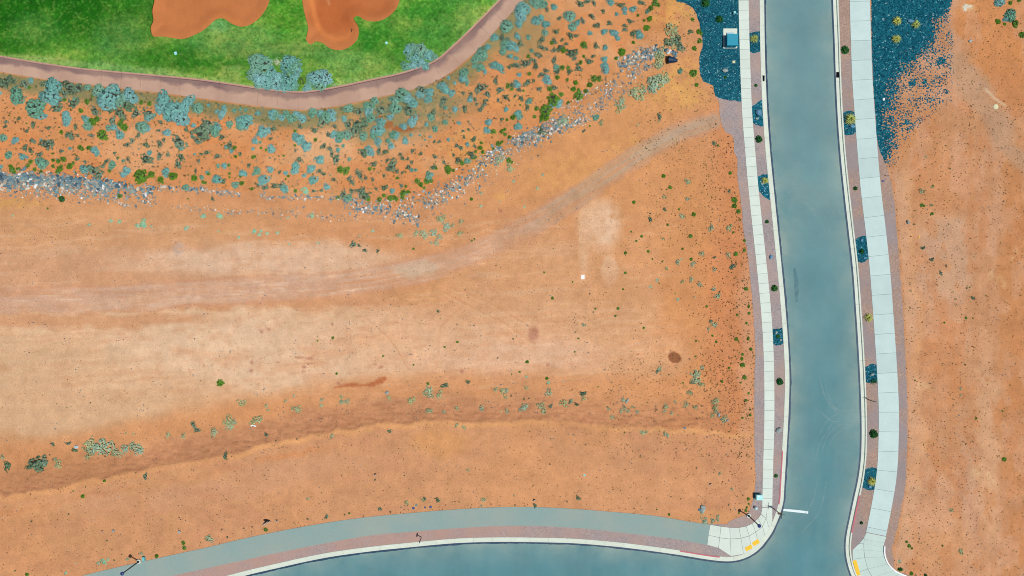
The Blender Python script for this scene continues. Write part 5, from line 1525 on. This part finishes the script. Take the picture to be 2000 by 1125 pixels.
crop(800, 900, G='1030,435,14;1225,440,20;275,385,20;250,372,14;145,375,18;1535,398,14;1645,362,22;1710,140,10;65,435,9;1370,30,14;445,397,10;415,400,10;480,400,12;890,348,8', D='570,90,14;130,380,18;720,380,24;700,440,14;1020,340,10;300,380,10')
crop(1200, 900, G='800,70,13;555,355,14;320,365,12;1120,425,12;190,460,14', B='1307,373,18;1312,420,12;1292,455,12;1285,485,16;1215,510,12;535,525,14;415,475,9', D='885,590,30;960,585,24;1010,580,18;1010,545,18;850,500,20;1030,125,16;1145,275,14;850,560,14')
crop(800, 675, D='180,440,48;200,490,32;290,480,34;15,540,38;840,430,22;910,445,30;950,440,22;940,505,20;1360,460,34;1700,520,24;1510,560,36;1280,590,32;1310,640,28;1110,610,34;1140,590,24;180,640,26;205,640,22;335,650,20;460,610,24;705,615,28;890,645,15;950,640,26;460,775,20;530,795,20;1940,620,20;1975,700,24;1140,410,20;1580,540,20', G='345,390,28;570,355,20;995,490,16;1120,520,16;1165,518,14;1690,470,28;1570,550,18;1630,575,18;1380,590,20;862,120,16;440,45,12;350,95,12;1860,940,10;1720,968,14;1040,465,10', B='180,370,16;1340,320,17;1148,158,16;1075,257,12;343,12,12;1612,60,10;1840,403,9;1757,353,7;38,188,11;997,278,8', P='1355,362,18;1140,305,13;1500,350,11')
crop(1200, 675, D='855,215,22;800,290,48;790,340,40;850,380,28;440,225,26;100,610,24;65,640,20;130,640,20;175,600,15;225,645,18;90,535,24;500,600,28;490,640,20;590,547,14;790,600,26;700,575,28;990,540,32;985,610,28;995,640,26;960,680,24;1070,720,32;495,860,24;520,880,18;285,850,28;255,835,16;735,460,26;560,665,18', G='765,360,20;420,250,18;535,285,14;620,675,14;100,845,16;1240,1000,12;1065,943,12;240,1022,11;925,1068,12;890,450,16;1000,380,14;1140,170,12;1010,205,10;1080,60..0'.replace('1080,60..0', '1085,440,10'), B='1270,310,26;1250,190,26;1245,130,18;1250,85,16;1332,35,18;1310,465,14;1285,535,15;1325,678,15;1250,705,13;1050,350,15;1120,218,14;790,105,9;1233,362,12;1325,625,9;670,363,9')
crop(1600, 675, G='1262,455,12;1300,520,9;1310,580,11;1415,578,9;1425,185,14;1390,160,12;1305,170,9;1500,940,12;1660,980,9', B='1530,712,13;1790,640,10;935,340,10;1805,1110,24', D='1380,420,14;1380,482,12')
crop(1600, 900, B='850,790,18;875,830,22;905,855,13;1203,830,12;935,535,8;900,1100,18', G='1018,445,9;1100,745,9;1060,818,9;920,1005,16;975,650,8', P='785,980,18', L='790,1060,24;1040,1120,18', D='1380,885,26;1290,480,20')
crop(1600, 225, G='1275,522,14;1130,328,10;1235,300,12;1430,355,12;1205,370,8;1150,280,10;970,628,10;980,590,12;1180,190,7;1800,845,16;1260,1065,13;925,1068,15;1060,1055,9;930,930,14;1780,320,9;1835,25,10;1900,50,8;1790,103,8;1880,597,8;1235,572,9;1480,372,9;1665,490,8;975,85,9;1565,435,9;1630,460,10', B='1000,878,18;1025,885,12;1100,965,18;1110,690,12', D='1105,700,16;1000,745,24;1040,405,14;1095,875,16')
crop(1600, 450, G='1010,172,18;1098,285,20;1235,350,14;1185,418,18;1297,240,9;850,328,10;1475,77,12;1395,278,12;1500,662,18;1330,670,14;1437,560,16;1295,607,11;1730,548,9;1350,185,7;885,520,16;890,590,16;1145,738,7;1437,765,7;955,135,9;880,760,9;905,1085,9;1670,1037,8;1420,1025,7', B='1222,900,12;1627,637,9;1435,855,14;1470,555,9;1500,858,9')
# zones for the labels
COLS = [(110, 'near the left edge'), (210, 'below the stained path'), (300, 'left of the left bunker'), (400, 'below the left bunker'), (480, 'between bunker and lawn sagebrush'), (570, 'below the lawn sagebrush'),
        (660, 'below the cart path dip'), (740, 'below the right bunker'), (820, 'left of the path bend'), (900, 'below the path bend'), (990, 'right of the path bend'), (1080, 'near the big green bush'),
        (1170, 'between green bush and rock pile'), (1240, 'left of the rock pile'), (1400, 'around the culvert pipe')]
def zone(x, y):
    if inside(np.array([x]), np.array([y]), LAWN_POLY)[0]: return 'on the lawn clump between the bunkers' if x < 720 else 'on the lawn at the path bend'
    if x > 1700: return 'right field, ' + ('at the yellow grass' if y < 200 else 'beside the upper dark gravel' if y < 330 else 'level with the road scuffs' if y < 450 else 'level with the white panel' if y < 600 else 'level with the oval gravel patch' if y < 780 else 'above the corner' if y < 980 else 'by the corner ramp')
    ry_ = float(np.interp(x, RX, RY)); ly = float(np.interp(x, LX, LY))
    cn = next(n for lim, n in COLS + [(9999, 'at the far right')] if x < lim)
    if y < ry_ - 6 and x < 1370:
        yc = float(np.interp(x, [p[0] for p in CART_L], [p[1] for p in CART_L])) if x < 1020 else -30
        t = (y - yc) / max(ry_ - yc, 1)
        return ('upper scrub ' if t < .3 else 'mid scrub ' if t < .62 else 'lower scrub ') + cn
    if y < ry_ + 40 and x < 1370: return 'by the rocks ' + cn
    if x > 1410: return 'by the mauve verge, ' + ('opposite the blue gravel' if y < 420 else 'opposite the blue boulder' if y < 560 else 'opposite the square patch' if y < 700 else 'opposite the grey boulder' if y < 860 else 'near the small teal box')
    seg = 'far left' if x < 200 else 'left' if x < 450 else 'centre left' if x < 700 else 'centre' if x < 950 else 'right' if x < 1200 else 'far right'
    if y < ly - 110:
        ty = float(np.interp(x, [p[0] for p in TRACK], [p[1] for p in TRACK]))
        return f'bare pad {"above" if y < ty else "below"} the dirt track, {seg}'
    if y < ly + 8: return f'on the eroded bank, {seg}'
    return f'lower field {"near the bank" if y < ly + 70 else "near the trail"}, {seg}'
rr = random.Random(4)
kc = {}
BUSH.sort(key=lambda b: -b[3])
seen = {}
placed = []; tiny = []
for b in BUSH:
    kc[b[0]] = kc.get(b[0], 0) + 1
    (placed if kc[b[0]] <= 290 else tiny).append(b)
groups = {}
for b in placed:
    k_, x, y, r_ = b
    size = 'large' if r_ >= 12 else ('medium' if r_ >= 6.5 else ('small' if r_ >= 3.4 else 'tiny'))
    groups.setdefault((k_, size, zone(x, y)), []).append(b)
ORD = ['leftmost'] + [w + ' from left' for w in 'second third fourth fifth sixth seventh eighth ninth tenth eleventh twelfth'.split()]
PLUR = {'S': 'blue grey sagebrushes', 'G': 'dull grey green shrubs', 'B': 'olive green bushes', 'D': 'pale dry shrubs', 'P': 'pale teal herb mats', 'L': 'deep green shrubs'}
for (k_, size, zn), bs in groups.items():
    nm, cat, desc, protos = KIND[k_]
    bs.sort(key=lambda b: b[1])
    for i, (_, x, y, r_) in enumerate(bs):
        o = link(nm, protos[rr.randrange(len(protos))])
        o.location = P3(x, y, -.03)
        s_ = r_ * S * (.93 if k_ == 'S' and r_ < 14 else 1.0)
        o.scale = (s_ * rr.uniform(.9, 1.14), s_ * rr.uniform(.85, 1.1), s_ * rr.uniform(.85, 1.1) * (1.0 if r_ > 6 else 1.15))
        o.rotation_euler = (0, 0, rr.uniform(0, 6.28))
        base = f'{size} {desc} {zn}'
        if len(bs) == 1: tag(o, base, cat)
        elif len(bs) <= 13:
            tag(o, f'{base}, {"rightmost" if i == len(bs) - 1 else ORD[i]}', cat, f'{size} {PLUR[k_]} {zn}')
        else: tag(o, base, cat, f'{size} {PLUR[k_]} {zn}')

# planted shrubs in the verges, each on its own
def planted(x, y, r_, label, i=0):
    o = link('planted_shrub', KIND['L'][3][i % 3]); o.location = ((x - 1000) * S, (562.5 - y) * S, .03)
    o.scale = (r_ * S,) * 3; o.rotation_euler = (0, 0, i * 1.3); tag(o, label, 'shrub')
planted(1377, 7, 8, 'deep green shrub on the dark gravel bed, nearest the top edge', 0)
planted(1404.5, 38, 7, 'round deep green shrub on the dark gravel bed above the teal cabinet', 1)
planted(1481.5, 272, 6.8, 'round green shrub in the gravel strip left of the road, the uppermost', 2)
planted(1497.5, 433, 3.8, 'small sparse green shrub in the gravel strip below the blue gravel patch', 0)
planted(1512, 563, 6.6, 'round green shrub in the gravel strip above the square dark patch', 1)
planted(1522.5, 745, 6.8, 'round green shrub in the gravel strip above the grey boulder', 2)
planted(1515, 929, 3.8, 'small dark green shrub in the narrow gravel strip near the stop line', 0)
planted(1476, 167, 3.2, 'very small green shrub beside the left storm drain', 1)
planted(1649.5, 98, 7.8, 'round green shrub right of the road, nearest the top', 2)
planted(1670, 368, 4.2, 'small sparse shrub in the red gravel strip right of the road', 0)
planted(1682.5, 491, 5.0, 'dark green shrub in the dark gravel patch by the shared path', 1)
planted(1705.5, 847, 8.2, 'round green shrub right of the road between two dark gravel patches', 2)
planted(1682, 1021, 3.2, 'small sparse shrub beside the red kerb paint on the right', 1)
planted(1519, 656.5, 3.8, 'dark green shrub in the middle of the square dark gravel patch', 0)
planted(1416, 151, 3.0, 'small dark shrub just below the pale boulder on the dark gravel', 2)

# feather grass clumps: long arching blades
def grass_clump(x, y, r_, label, seed, mat='grass', n=110, h=.9):
    rs = np.random.RandomState(seed); V = []; F = []
    for i in range(n):
        a = rs.uniform(0, 6.283); L = rs.uniform(.55, 1.08); hh = h * rs.uniform(.6, 1.1) * (1.1 - .4 * L); w = .022
        px_, py_ = -math.sin(a) * w, math.cos(a) * w
        b = len(V); pr = [(.04, 0), (.3 * L, .75 * hh), (.7 * L, hh), (L, .55 * hh)]
        for k, (d, z) in enumerate(pr):
            ww = (1.0, 1.25, 1.0, .3)[k]
            V += [(d * math.cos(a) - px_ * ww, d * math.sin(a) - py_ * ww, z), (d * math.cos(a) + px_ * ww, d * math.sin(a) + py_ * ww, z)]
        for k in range(3): F.append((b + 2 * k, b + 2 * k + 1, b + 2 * k + 3, b + 2 * k + 2))
    o = link('grass_clump', mesh('grass_clump', V, F, M[mat])); o.location = ((x - 1000) * S, (562.5 - y) * S, Tn(x, y) + .03); o.scale = (r_ * S,) * 3
    tag(o, label, 'ornamental grass')
grass_clump(1472.5, 77, 9, 'yellow ornamental grass in the dark patch beside the teal cabinet', 1)
grass_clump(1750, 42, 10, 'yellow grass clump on the dark gravel, upper left of the three', 2)
grass_clump(1787, 49, 9.5, 'yellow grass clump on the dark gravel beside the blue boulder', 3)
grass_clump(1749, 77, 10, 'yellow grass clump on the dark gravel, lowest of the three', 4)
grass_clump(1493, 353, 8, 'olive yellow grass clump in the bright blue gravel by the kerb', 5)
grass_clump(1659, 233, 13, 'largest spiky yellow grass, in the dark patch right of the road', 6)
grass_clump(1695, 620, 10, 'yellow grass clump alone in the red gravel strip by the shared path', 7)
grass_clump(1701.5, 939, 10, 'yellow grass clump in the lowest dark gravel patch on the right', 8)
grass_clump(1706, 745, 9, 'dark wispy plant with long stalks below the wedge boulder', 9, 'lush', 40)

# ------------------------------------------------------------------ weeds, one mesh per kind of ground
wt = [blob_template(rs0, 9, .7) for _ in range(6)]
wpts, wr, wc = [], [], []
for b in tiny:
    wpts.append((b[1], b[2])); wr.append(b[3]); wc.append((92, 116, 84))
WC = {'olive': (96, 108, 58), 'grey': (112, 120, 100), 'brown': (112, 80, 58), 'dark': (66, 58, 50), 'green': (78, 112, 44), 'straw': (186, 162, 96), 'sage': (104, 150, 140)}
def weeds(n, xr, yr, rr_, pal, seed, mask=None, clump=None):
    rs = np.random.RandomState(seed)
    x = rs.uniform(*xr, n); y = rs.uniform(*yr, n)
    ok = np.ones(n, bool)
    if clump is not None: ok &= fbm(x / clump, y / clump, seed + 500) + rs.uniform(-.08, .08, n) > .5
    if mask is not None: ok &= mask(x, y)
    ok &= ~inside(x, y, CORRIDOR) & ~inside(x, y, LAWN_POLY) & ~inside(x, y, CART_POLY)
    x, y = x[ok], y[ok]
    for a, b in zip(x, y):
        wpts.append((a, b)); wr.append(rr_[0] + (rr_[1] - rr_[0]) * rs.uniform() ** 1.7); wc.append(WC[pal[rs.randint(len(pal))]])
near_path = lambda x, y: (y < np.interp(x, RX, RY)) & (dist_line(x, y, CART_L[::3]) < 30 + 22 * (fbm(x / 40, y / 40, 701) - .3))
weeds(2600, (0, 1090), (0, 270), (1.2, 4.6), ['sage', 'grey', 'grey', 'olive', 'straw'], 31, near_path)
above = lambda x, y: y < np.interp(x, RX, RY) - 4
below_bank = lambda x, y: y > np.interp(x, LX, LY) + 2
on_bank = lambda x, y: np.abs(y - np.interp(x, LX, LY) + 42) < 34
near_bank = lambda x, y: np.abs(y - np.interp(x, LX, LY) - 12) < 9
pad_m = lambda x, y: (y > np.interp(x, RX, RY) + 20) & (y < np.interp(x, LX, LY) - 60) & (dist_line(x, y, TRACK) > 26)
weeds(4600, (0, 1340), (140, 400), (.7, 3.2), ['olive', 'grey', 'grey', 'green', 'brown', 'sage'], 1, above)
weeds(2600, (0, 1340), (140, 400), (.6, 2.0), ['brown', 'grey', 'olive'], 2, above, 30)
weeds(2400, (0, 1400), (440, 790), (.5, 1.6), ['brown', 'brown', 'dark', 'olive'], 3, pad_m, 55)
weeds(1100, (850, 1400), (420, 790), (.5, 1.7), ['brown', 'dark', 'olive', 'grey'], 4, pad_m, 40)
weeds(3200, (1340, 1476), (270, 1000), (.6, 2.1), ['olive', 'brown', 'dark', 'brown', 'grey'], 5, lambda x, y: (x > 1340 + (y < 450) * 30) & (np.random.RandomState(3).uniform(0, 1, x.shape) < (x - 1320) / 110 * (1 - .75 * sstep(800, 900, y))))
weeds(900, (1425, 1470), (380, 900), (.6, 2.2), ['green', 'olive', 'dark'], 6, None, 25)
weeds(1500, (1180, 1440), (690, 900), (.5, 1.9), ['olive', 'grey', 'brown', 'straw'], 7, None)
weeds(1500, (0, 1430), (720, 980), (.5, 1.7), ['olive', 'grey', 'brown', 'straw'], 8, on_bank)
weeds(700, (0, 1430), (800, 1000), (.5, 1.9), ['olive', 'brown', 'dark'], 9, near_bank, 30)
weeds(4200, (0, 1470), (820, 1120), (.5, 1.6), ['brown', 'brown', 'dark', 'olive'], 10, below_bank)
weeds(900, (0, 1400), (960, 1110), (.6, 1.9), ['olive', 'green', 'grey', 'brown'], 11, lambda x, y: dist_line(x, y, TRAIL_U[::3]) < 14)
weeds(4200, (1740, 2000), (200, 1125), (.5, 1.6), ['brown', 'brown', 'dark', 'olive'], 12, None)
weeds(1200, (1740, 2000), (240, 1125), (.6, 2.0), ['olive', 'grey', 'brown'], 13, None, 35)
weeds(500, (1870, 2000), (0, 260), (.6, 1.8), ['olive', 'straw', 'brown'], 14, None)
weeds(1400, (1180, 1400), (0, 330), (.6, 2.2), ['straw', 'olive', 'straw', 'grey', 'brown'], 15, lambda x, y: x > 1230)
weeds(900, (0, 1100), (390, 480), (.5, 1.6), ['straw', 'sage', 'brown', 'olive'], 16, lambda x, y: y > np.interp(x, RX, RY) + 8, 35)
weeds(900, (1260, 1420), (270, 480), (.5, 1.7), ['olive', 'brown', 'straw'], 17, None)
scatter('weeds', wt, wpts, wr, wc, M['weed'], 1.0, 21)

# ------------------------------------------------------------------ street lamps, signs, boxes, debris
def lamp(bx, by, label, dark=True):
    root = tag(empty('street_lamp', ((bx - 1000) * S, (562.5 - by) * S, .05)), label, 'street lamp')
    mb = MB(); mb.lathe((0, 0, -.1), [(.34, 0), (.34, .26), (.32, .30), (.0, .30)], 20); mb.build('base', M['walk'], root)
    mb = MB(); mb.lathe((0, 0, .2), [(.17, 0), (.17, .10), (.13, .22), (.10, .5), (.085, 4.15)], 12); mb.build('pole', M['black_metal'], root)
    mb = MB(); mb.lathe((0, 0, 4.35), [(.10, 0), (.19, .05), (.24, .14), (.23, .30)], 14); mb.build('lantern', M['black_metal'], root)
    mb = MB(); mb.lathe((0, 0, 4.65), [(.28, 0), (.28, .03), (.16, .12), (.03, .17), (.01, .22)], 16); mb.build('cap', M['blue_metal'], root)
lamp(1461.8, 1006.8, 'dark street lamp on a white round base in the verge by the left corner ramp')
lamp(272, 1096, 'dark street lamp on a white round base at the lower left beside the trail')

def sign(bx, by, h, rz, label, plates, name='road_sign'):
    root = tag(empty(name, ((bx - 1000) * S, (562.5 - by) * S, .03)), label, 'sign')
    mb = MB(); mb.box(0, 0, 0, h, .10, .10); mb.build('post', M['black_metal'], root)
    for nm, mat, z, w, hh, ang, shape in plates:
        mb = MB()
        a = R(ang); c, s_ = math.cos(a), math.sin(a)
        if shape == 'oct':
            pts = [(w / 2 * math.cos(R(22.5 + 45 * i)) * 1.08, z + w / 2 * math.sin(R(22.5 + 45 * i)) * 1.08) for i in range(8)]
        else:
            pts = [(-w / 2, z - hh / 2), (w / 2, z - hh / 2), (w / 2, z + hh / 2), (-w / 2, z + hh / 2)]
        n = len(pts); v = []
        for t in (.034, .046):
            for u, zz in pts: v.append((u * c - t * s_, u * s_ + t * c, zz))
        f = [tuple(range(n - 1, -1, -1)), tuple(range(n, 2 * n))] + [(i, (i + 1) % n, n + (i + 1) % n, n + i) for i in range(n)]
        mb.add(v, f); mb.build(nm, mat, root)
sign(1512, 994, 3.15, 0, 'stop sign post with crossed street name blades beside the stop line',
     [('stop_plate', M['signred'], 2.2, .76, .76, 0, 'oct'), ('name_blade', M['signgreen'], 2.85, 1.05, .24, 0, 'r'), ('name_blade', M['signgreen'], 3.05, 1.05, .24, 90, 'r')], 'stop_sign')
sign(823, 1049, 2.45, 0, 'small sign on a post in the gravel strip of the lower road', [('plate', M['black_metal'], 2.1, .62, .6, 78, 'r')])
sign(1697.2, 781, 2.2, 0, 'thin sign post in the red gravel strip right of the road', [('plate', M['steel'], 2.0, .32, .3, 10, 'r')])

# pad-mounted transformer
root = tag(empty('utility_cabinet', ((1425.8 - 1000) * S, (562.5 - 75.5) * S, .03)), 'big teal utility cabinet on a white concrete pad on the dark gravel', 'utility cabinet')
mb = MB(); mb.box(0, 0, -.05, .12, 2.18, 3.1, 0, .02); mb.build('pad', M['kerb'], root)
cx, cy = (1425.6 - 1425.8) * S, -(83.2 - 75.5) * S
mb = MB(); mb.box(cx, cy, .12, 1.22, 1.60, 1.74, 0, .03); mb.build('body', M['teal'], root)
mb = MB(); mb.box(cx, cy, 1.221, 1.30, 1.68, 1.80, 0, .03); mb.build('lid', M['teal'], root)
for sx in (-.4, .4):
    mb = MB(); mb.box(cx + sx, cy - .88, .22, 1.12, .74, .02); mb.build('door', M['teal'], root)
mb = MB(); mb.box(cx + .02, cy - .90, .62, .76, .05, .04); mb.build('handle', M['steel'], root)
mb = MB(); mb.box(cx - .05, cy + 1.17, .12, .34, 1.06, .56, 0, .02)
mb.build('vent_box', M['steel'], root)
for i in range(4):
    mb = MB(); mb.box(cx - .05, cy + .97 + i * .13, .34, .36, .98, .05); mb.build('louvre', M['steel'], root)

root = tag(empty('utility_cabinet', ((1478.8 - 1000) * S, (562.5 - 968.6) * S, .03)), 'small teal utility box in the verge beside the sidewalk near the corner', 'utility cabinet')
mb = MB(); mb.box(0, 0, 0, .08, 1.25, 1.1, 0, .02); mb.build('pad', M['joint'], root)
mb = MB(); mb.box(.05, 0, .08, .84, .92, .76, 0, .03); mb.build('body', M['teal_light'], root)
mb = MB(); mb.box(.05, 0, .841, .92, .98, .82, 0, .03); mb.build('lid', M['cyan'], root)
mb = MB(); mb.box(.05, -.39, .16, .78, .8, .02); mb.build('door', M['teal'], root)
mb = MB(); v = [(-.28, .34, .925), (.06, .34, .925), (-.10, .02, .925), (-.28, .34, .94), (.06, .34, .94), (-.10, .02, .94)]
mb.add(v, [(2, 1, 0), (3, 5, 4), (0, 1, 4, 3), (1, 2, 5, 4), (2, 0, 3, 5)][0:1] + [(3, 5, 4), (0, 3, 4, 1), (1, 4, 5, 2), (2, 5, 3, 0)]); mb.build('reflective_label', M['white'], root)

def box_thing(name, x, y, sx, sy, h, rz, mat, label, cat, lid=None):
    z = Tn(x, y) + (.03 if 1290 < x < 1770 else .0)
    X, Y, _ = xyz(x, y, z)
    root = tag(empty(name, (X, Y, z), R(rz)), label, cat)
    mb = MB(); mb.box(0, 0, -.05, h, sx, sy, 0, min(.03, sx * .1)); mb.build('body', mat, root)
    mb = MB(); mb.box(0, 0, h + .002, h + .03, sx * .86, sy * .86, 0, .01); mb.build('lid', lid or mat, root)
box_thing('meter_box', 1433, 26.3, .34, .34, .5, 0, M['cyan'], 'small pale blue box casting a shadow on the dark gravel near the top', 'utility box')
box_thing('valve_box', 1433, 121, .46, .40, .05, 3, M['cream'], 'flat cream valve box cover on the dark gravel below the cabinet', 'utility box')
box_thing('meter_box', 1475, 991, .36, .36, .55, 12, M['white'], 'short white utility post in the verge above the corner street lamp', 'utility box', M['cyan'])
box_thing('yardage_marker', 343, 104, .42, .50, .06, 15, M['cyan'], 'pale cyan plate in the lawn below the left bunker', 'marker')
box_thing('yardage_marker', 755, 84, .42, .46, .06, 40, M['cyan'], 'pale cyan plate in the lawn right of the right bunker', 'marker')
box_thing('ground_marker', 1138.2, 541, .60, .70, .03, 0, M['white'], 'white square panel lying on the bare sand in the middle', 'panel')
box_thing('valve_box', 1726, 194, .30, .40, .06, 0, M['white'], 'small white valve cover in the gravel right of the shared path', 'utility box')
box_thing('bucket', 150.5, 872.5, .46, .44, .3, 10, M['white'], 'white box lying above the large dry shrub at the left', 'box', M['steel'])
box_thing('pump_box', 282, 1090.5, .40, .62, .4, 8, M['teal_light'], 'small teal box beside the lower left street lamp', 'utility box')
box_thing('plastic_scrap', 495, 832, .9, .28, .04, -8, M['white'], 'white scrap lying below dry shrubs on the bank', 'litter')
box_thing('plank', 1889, 13, 1.5, .42, .03, 8, M['plank'], 'pale plank lying across the other one at the upper right', 'plank')
box_thing('plank', 1885.5, 14.5, .55, 1.15, .02, -10, M['plank'], 'pale board under the plank at the upper right', 'plank')
box_thing('yellow_scrap', 1795, 462.5, .14, .28, .05, 10, M['yellow'], 'tiny yellow scrap in the field right of the shared path', 'litter')

def disc(x, y, r_, mat, label, cat='valve cover', name='valve_cover', h=.06):
    z = Tn(x, y) + (.03 if 1470 < x < 1770 else .0)
    X, Y, _ = xyz(x, y, z)
    root = tag(empty(name, (X, Y, z)), label, cat)
    mb = MB(); mb.lathe((0, 0, -.05), [(r_ * S * 1.0, 0), (r_ * S, .05 + h), (0, .05 + h)], 16); mb.build('frame', mat, root)
    mb = MB(); mb.lathe((0, 0, h), [(r_ * S * .8, 0), (r_ * S * .8, .02), (0, .02)], 14); mb.build('lid', mat, root)
disc(807.5, 992.5, 2.7, M['blue_metal'], 'dark blue round cover above the trail, left of two large ones')
disc(841, 990, 2.6, M['blue_metal'], 'dark blue round cover above the trail, right of two large ones')
disc(830, 991, 1.9, M['blue_metal'], 'small dark blue round cover between the two large ones above the trail')
disc(813, 987, 1.9, M['teal'], 'small teal round cover above the trail beside a dark one')
disc(1724.2, 353.5, 2.4, M['blue_metal'], 'dark round cover beside the shared path right of the road')
disc(1945, 208.5, 5, M['cream'], 'pale round manhole cover in the upper right field', 'manhole cover', 'manhole_cover', .03)
disc(1141.5, 928, 2.2, M['teal_light'], 'small round teal cover in the lower field', 'valve cover')

# survey stakes
def stake(x, y, h, mat, label):
    z = Tn(x, y); X, Y, _ = xyz(x, y, z)
    o = MB(); o.box(0, 0, -.05, h, .10, .06, 0, 0)
    root = tag(empty('survey_stake', (X, Y, z)), label, 'stake')
    o.build('post', mat, root)
    mb = MB(); mb.box(0, 0, h + .001, h + .05, .11, .07, 0, 0); mb.build('painted_top', M['orange'], root)
stake(1731, 344, 1.0, M['orange'], 'orange survey stake beside the dark round cover right of the shared path')

# flared black culvert pipe in the upper rock pile
z = Tn(1312, 119); X, Y, _ = xyz(1312, 119, z)
root = tag(empty('culvert_pipe', (X, Y, z + .42), R(-6)), 'black flared culvert pipe end lying at the upper rock pile', 'pipe')
mb = MB(); mb.tube((-.72, 0, .04), (.0, 0, .02), .60, .44, 20, caps=False); mb.tube((0, 0, .02), (.78, 0, 0), .44, .22, 20, caps=False); mb.build('flared_end', M['pipe'], root, smooth_=True)
for i in range(6):
    mb = MB(); t = i / 5; r_ = .60 - .36 * t
    mb.tube((-.66 + 1.3 * t, 0, .03), (-.60 + 1.3 * t, 0, .03), r_ + .03, r_ + .02, 20); 
    if i: mb.build('corrugation', M['pipe'], root)
    else: mb.build('rim', M['black'], root)

# bent black sheets of debris in the lower field
def bent(x, y, s_, label, seed):
    z = Tn(x, y); X, Y, _ = xyz(x, y, z)
    root = tag(empty('plastic_sheet', (X, Y, z)), label, 'debris')
    v = [(-.75, .35, .25), (.05, .42, .7), (.85, .22, .35), (-.35, .05, .12), (.25, .10, .45), (.55, -.15, .12), (-.10, -.28, .05), (-1.0, -.78, .02), (-.2, -.62, .04)]
    v = [(a * s_, b * s_, c * s_) for a, b, c in v]
    f = [(0, 3, 4, 1), (1, 4, 2), (4, 5, 2), (3, 7, 6), (3, 6, 4)]
    m_ = mesh('sheet', v + [(a, b, c + .03) for a, b, c in v], f + [tuple(i + 9 for i in q[::-1]) for q in f], M['black']); link('sheet', m_, root)
    mb = MB(); mb.tube((.85 * s_, .22 * s_, .3 * s_), (-.2 * s_, -.68 * s_, .04), .04 * s_ + .01, None, 6); mb.tube((-1.0 * s_, -.8 * s_, .03), (-.2 * s_, -.68 * s_, .04), .03, None, 6); mb.build('frame_bar', M['steel'], root)
bent(521, 1018, .72, 'black crumpled plastic sheet with a pale edge in the lower field', 1)
bent(541, 1016, .26, 'small dark scrap right of the black crumpled sheet', 2)
bent(1387, 945, .26, 'dark curled scrap in the lower field left of the small teal box', 3)
bent(1043, 976, .26, 'small dark twisted branch above the middle of the trail', 4)
bent(733, 926, .26, 'dark scrap beside a tiny shrub in the lower field', 5)
bent(200, 1037, .24, 'small dark scrap beside the pale rock at the lower left', 6)

# bunker rakes
def rake(x, y, ang, L, label):
    dd = -.35
    z = Tn(x, y) + dd; X, Y, _ = xyz(x, y, z)
    root = tag(empty('bunker_rake', (X, Y, z + .08), R(ang)), label, 'rake')
    mb = MB(); mb.tube((-L / 2, 0, 0), (L / 2, 0, .05), .03, .03, 6); mb.build('handle', M['black'], root)
    mb = MB(); mb.box(-L / 2, 0, -.03, .03, .07, .62); mb.build('head', M['black'], root)
rake(598, 24, -4, .9, 'dark rake at the left side of the right bunker')
rake(691.5, 58.5, 8, .8, 'dark rake at the right side of the right bunker')
rake(457, 45, 32, 1.0, 'dark rake at the lower rim of the left bunker')
rake(468, 50, -25, .6, 'short dark rake next to the other one at the lower rim of the left bunker')
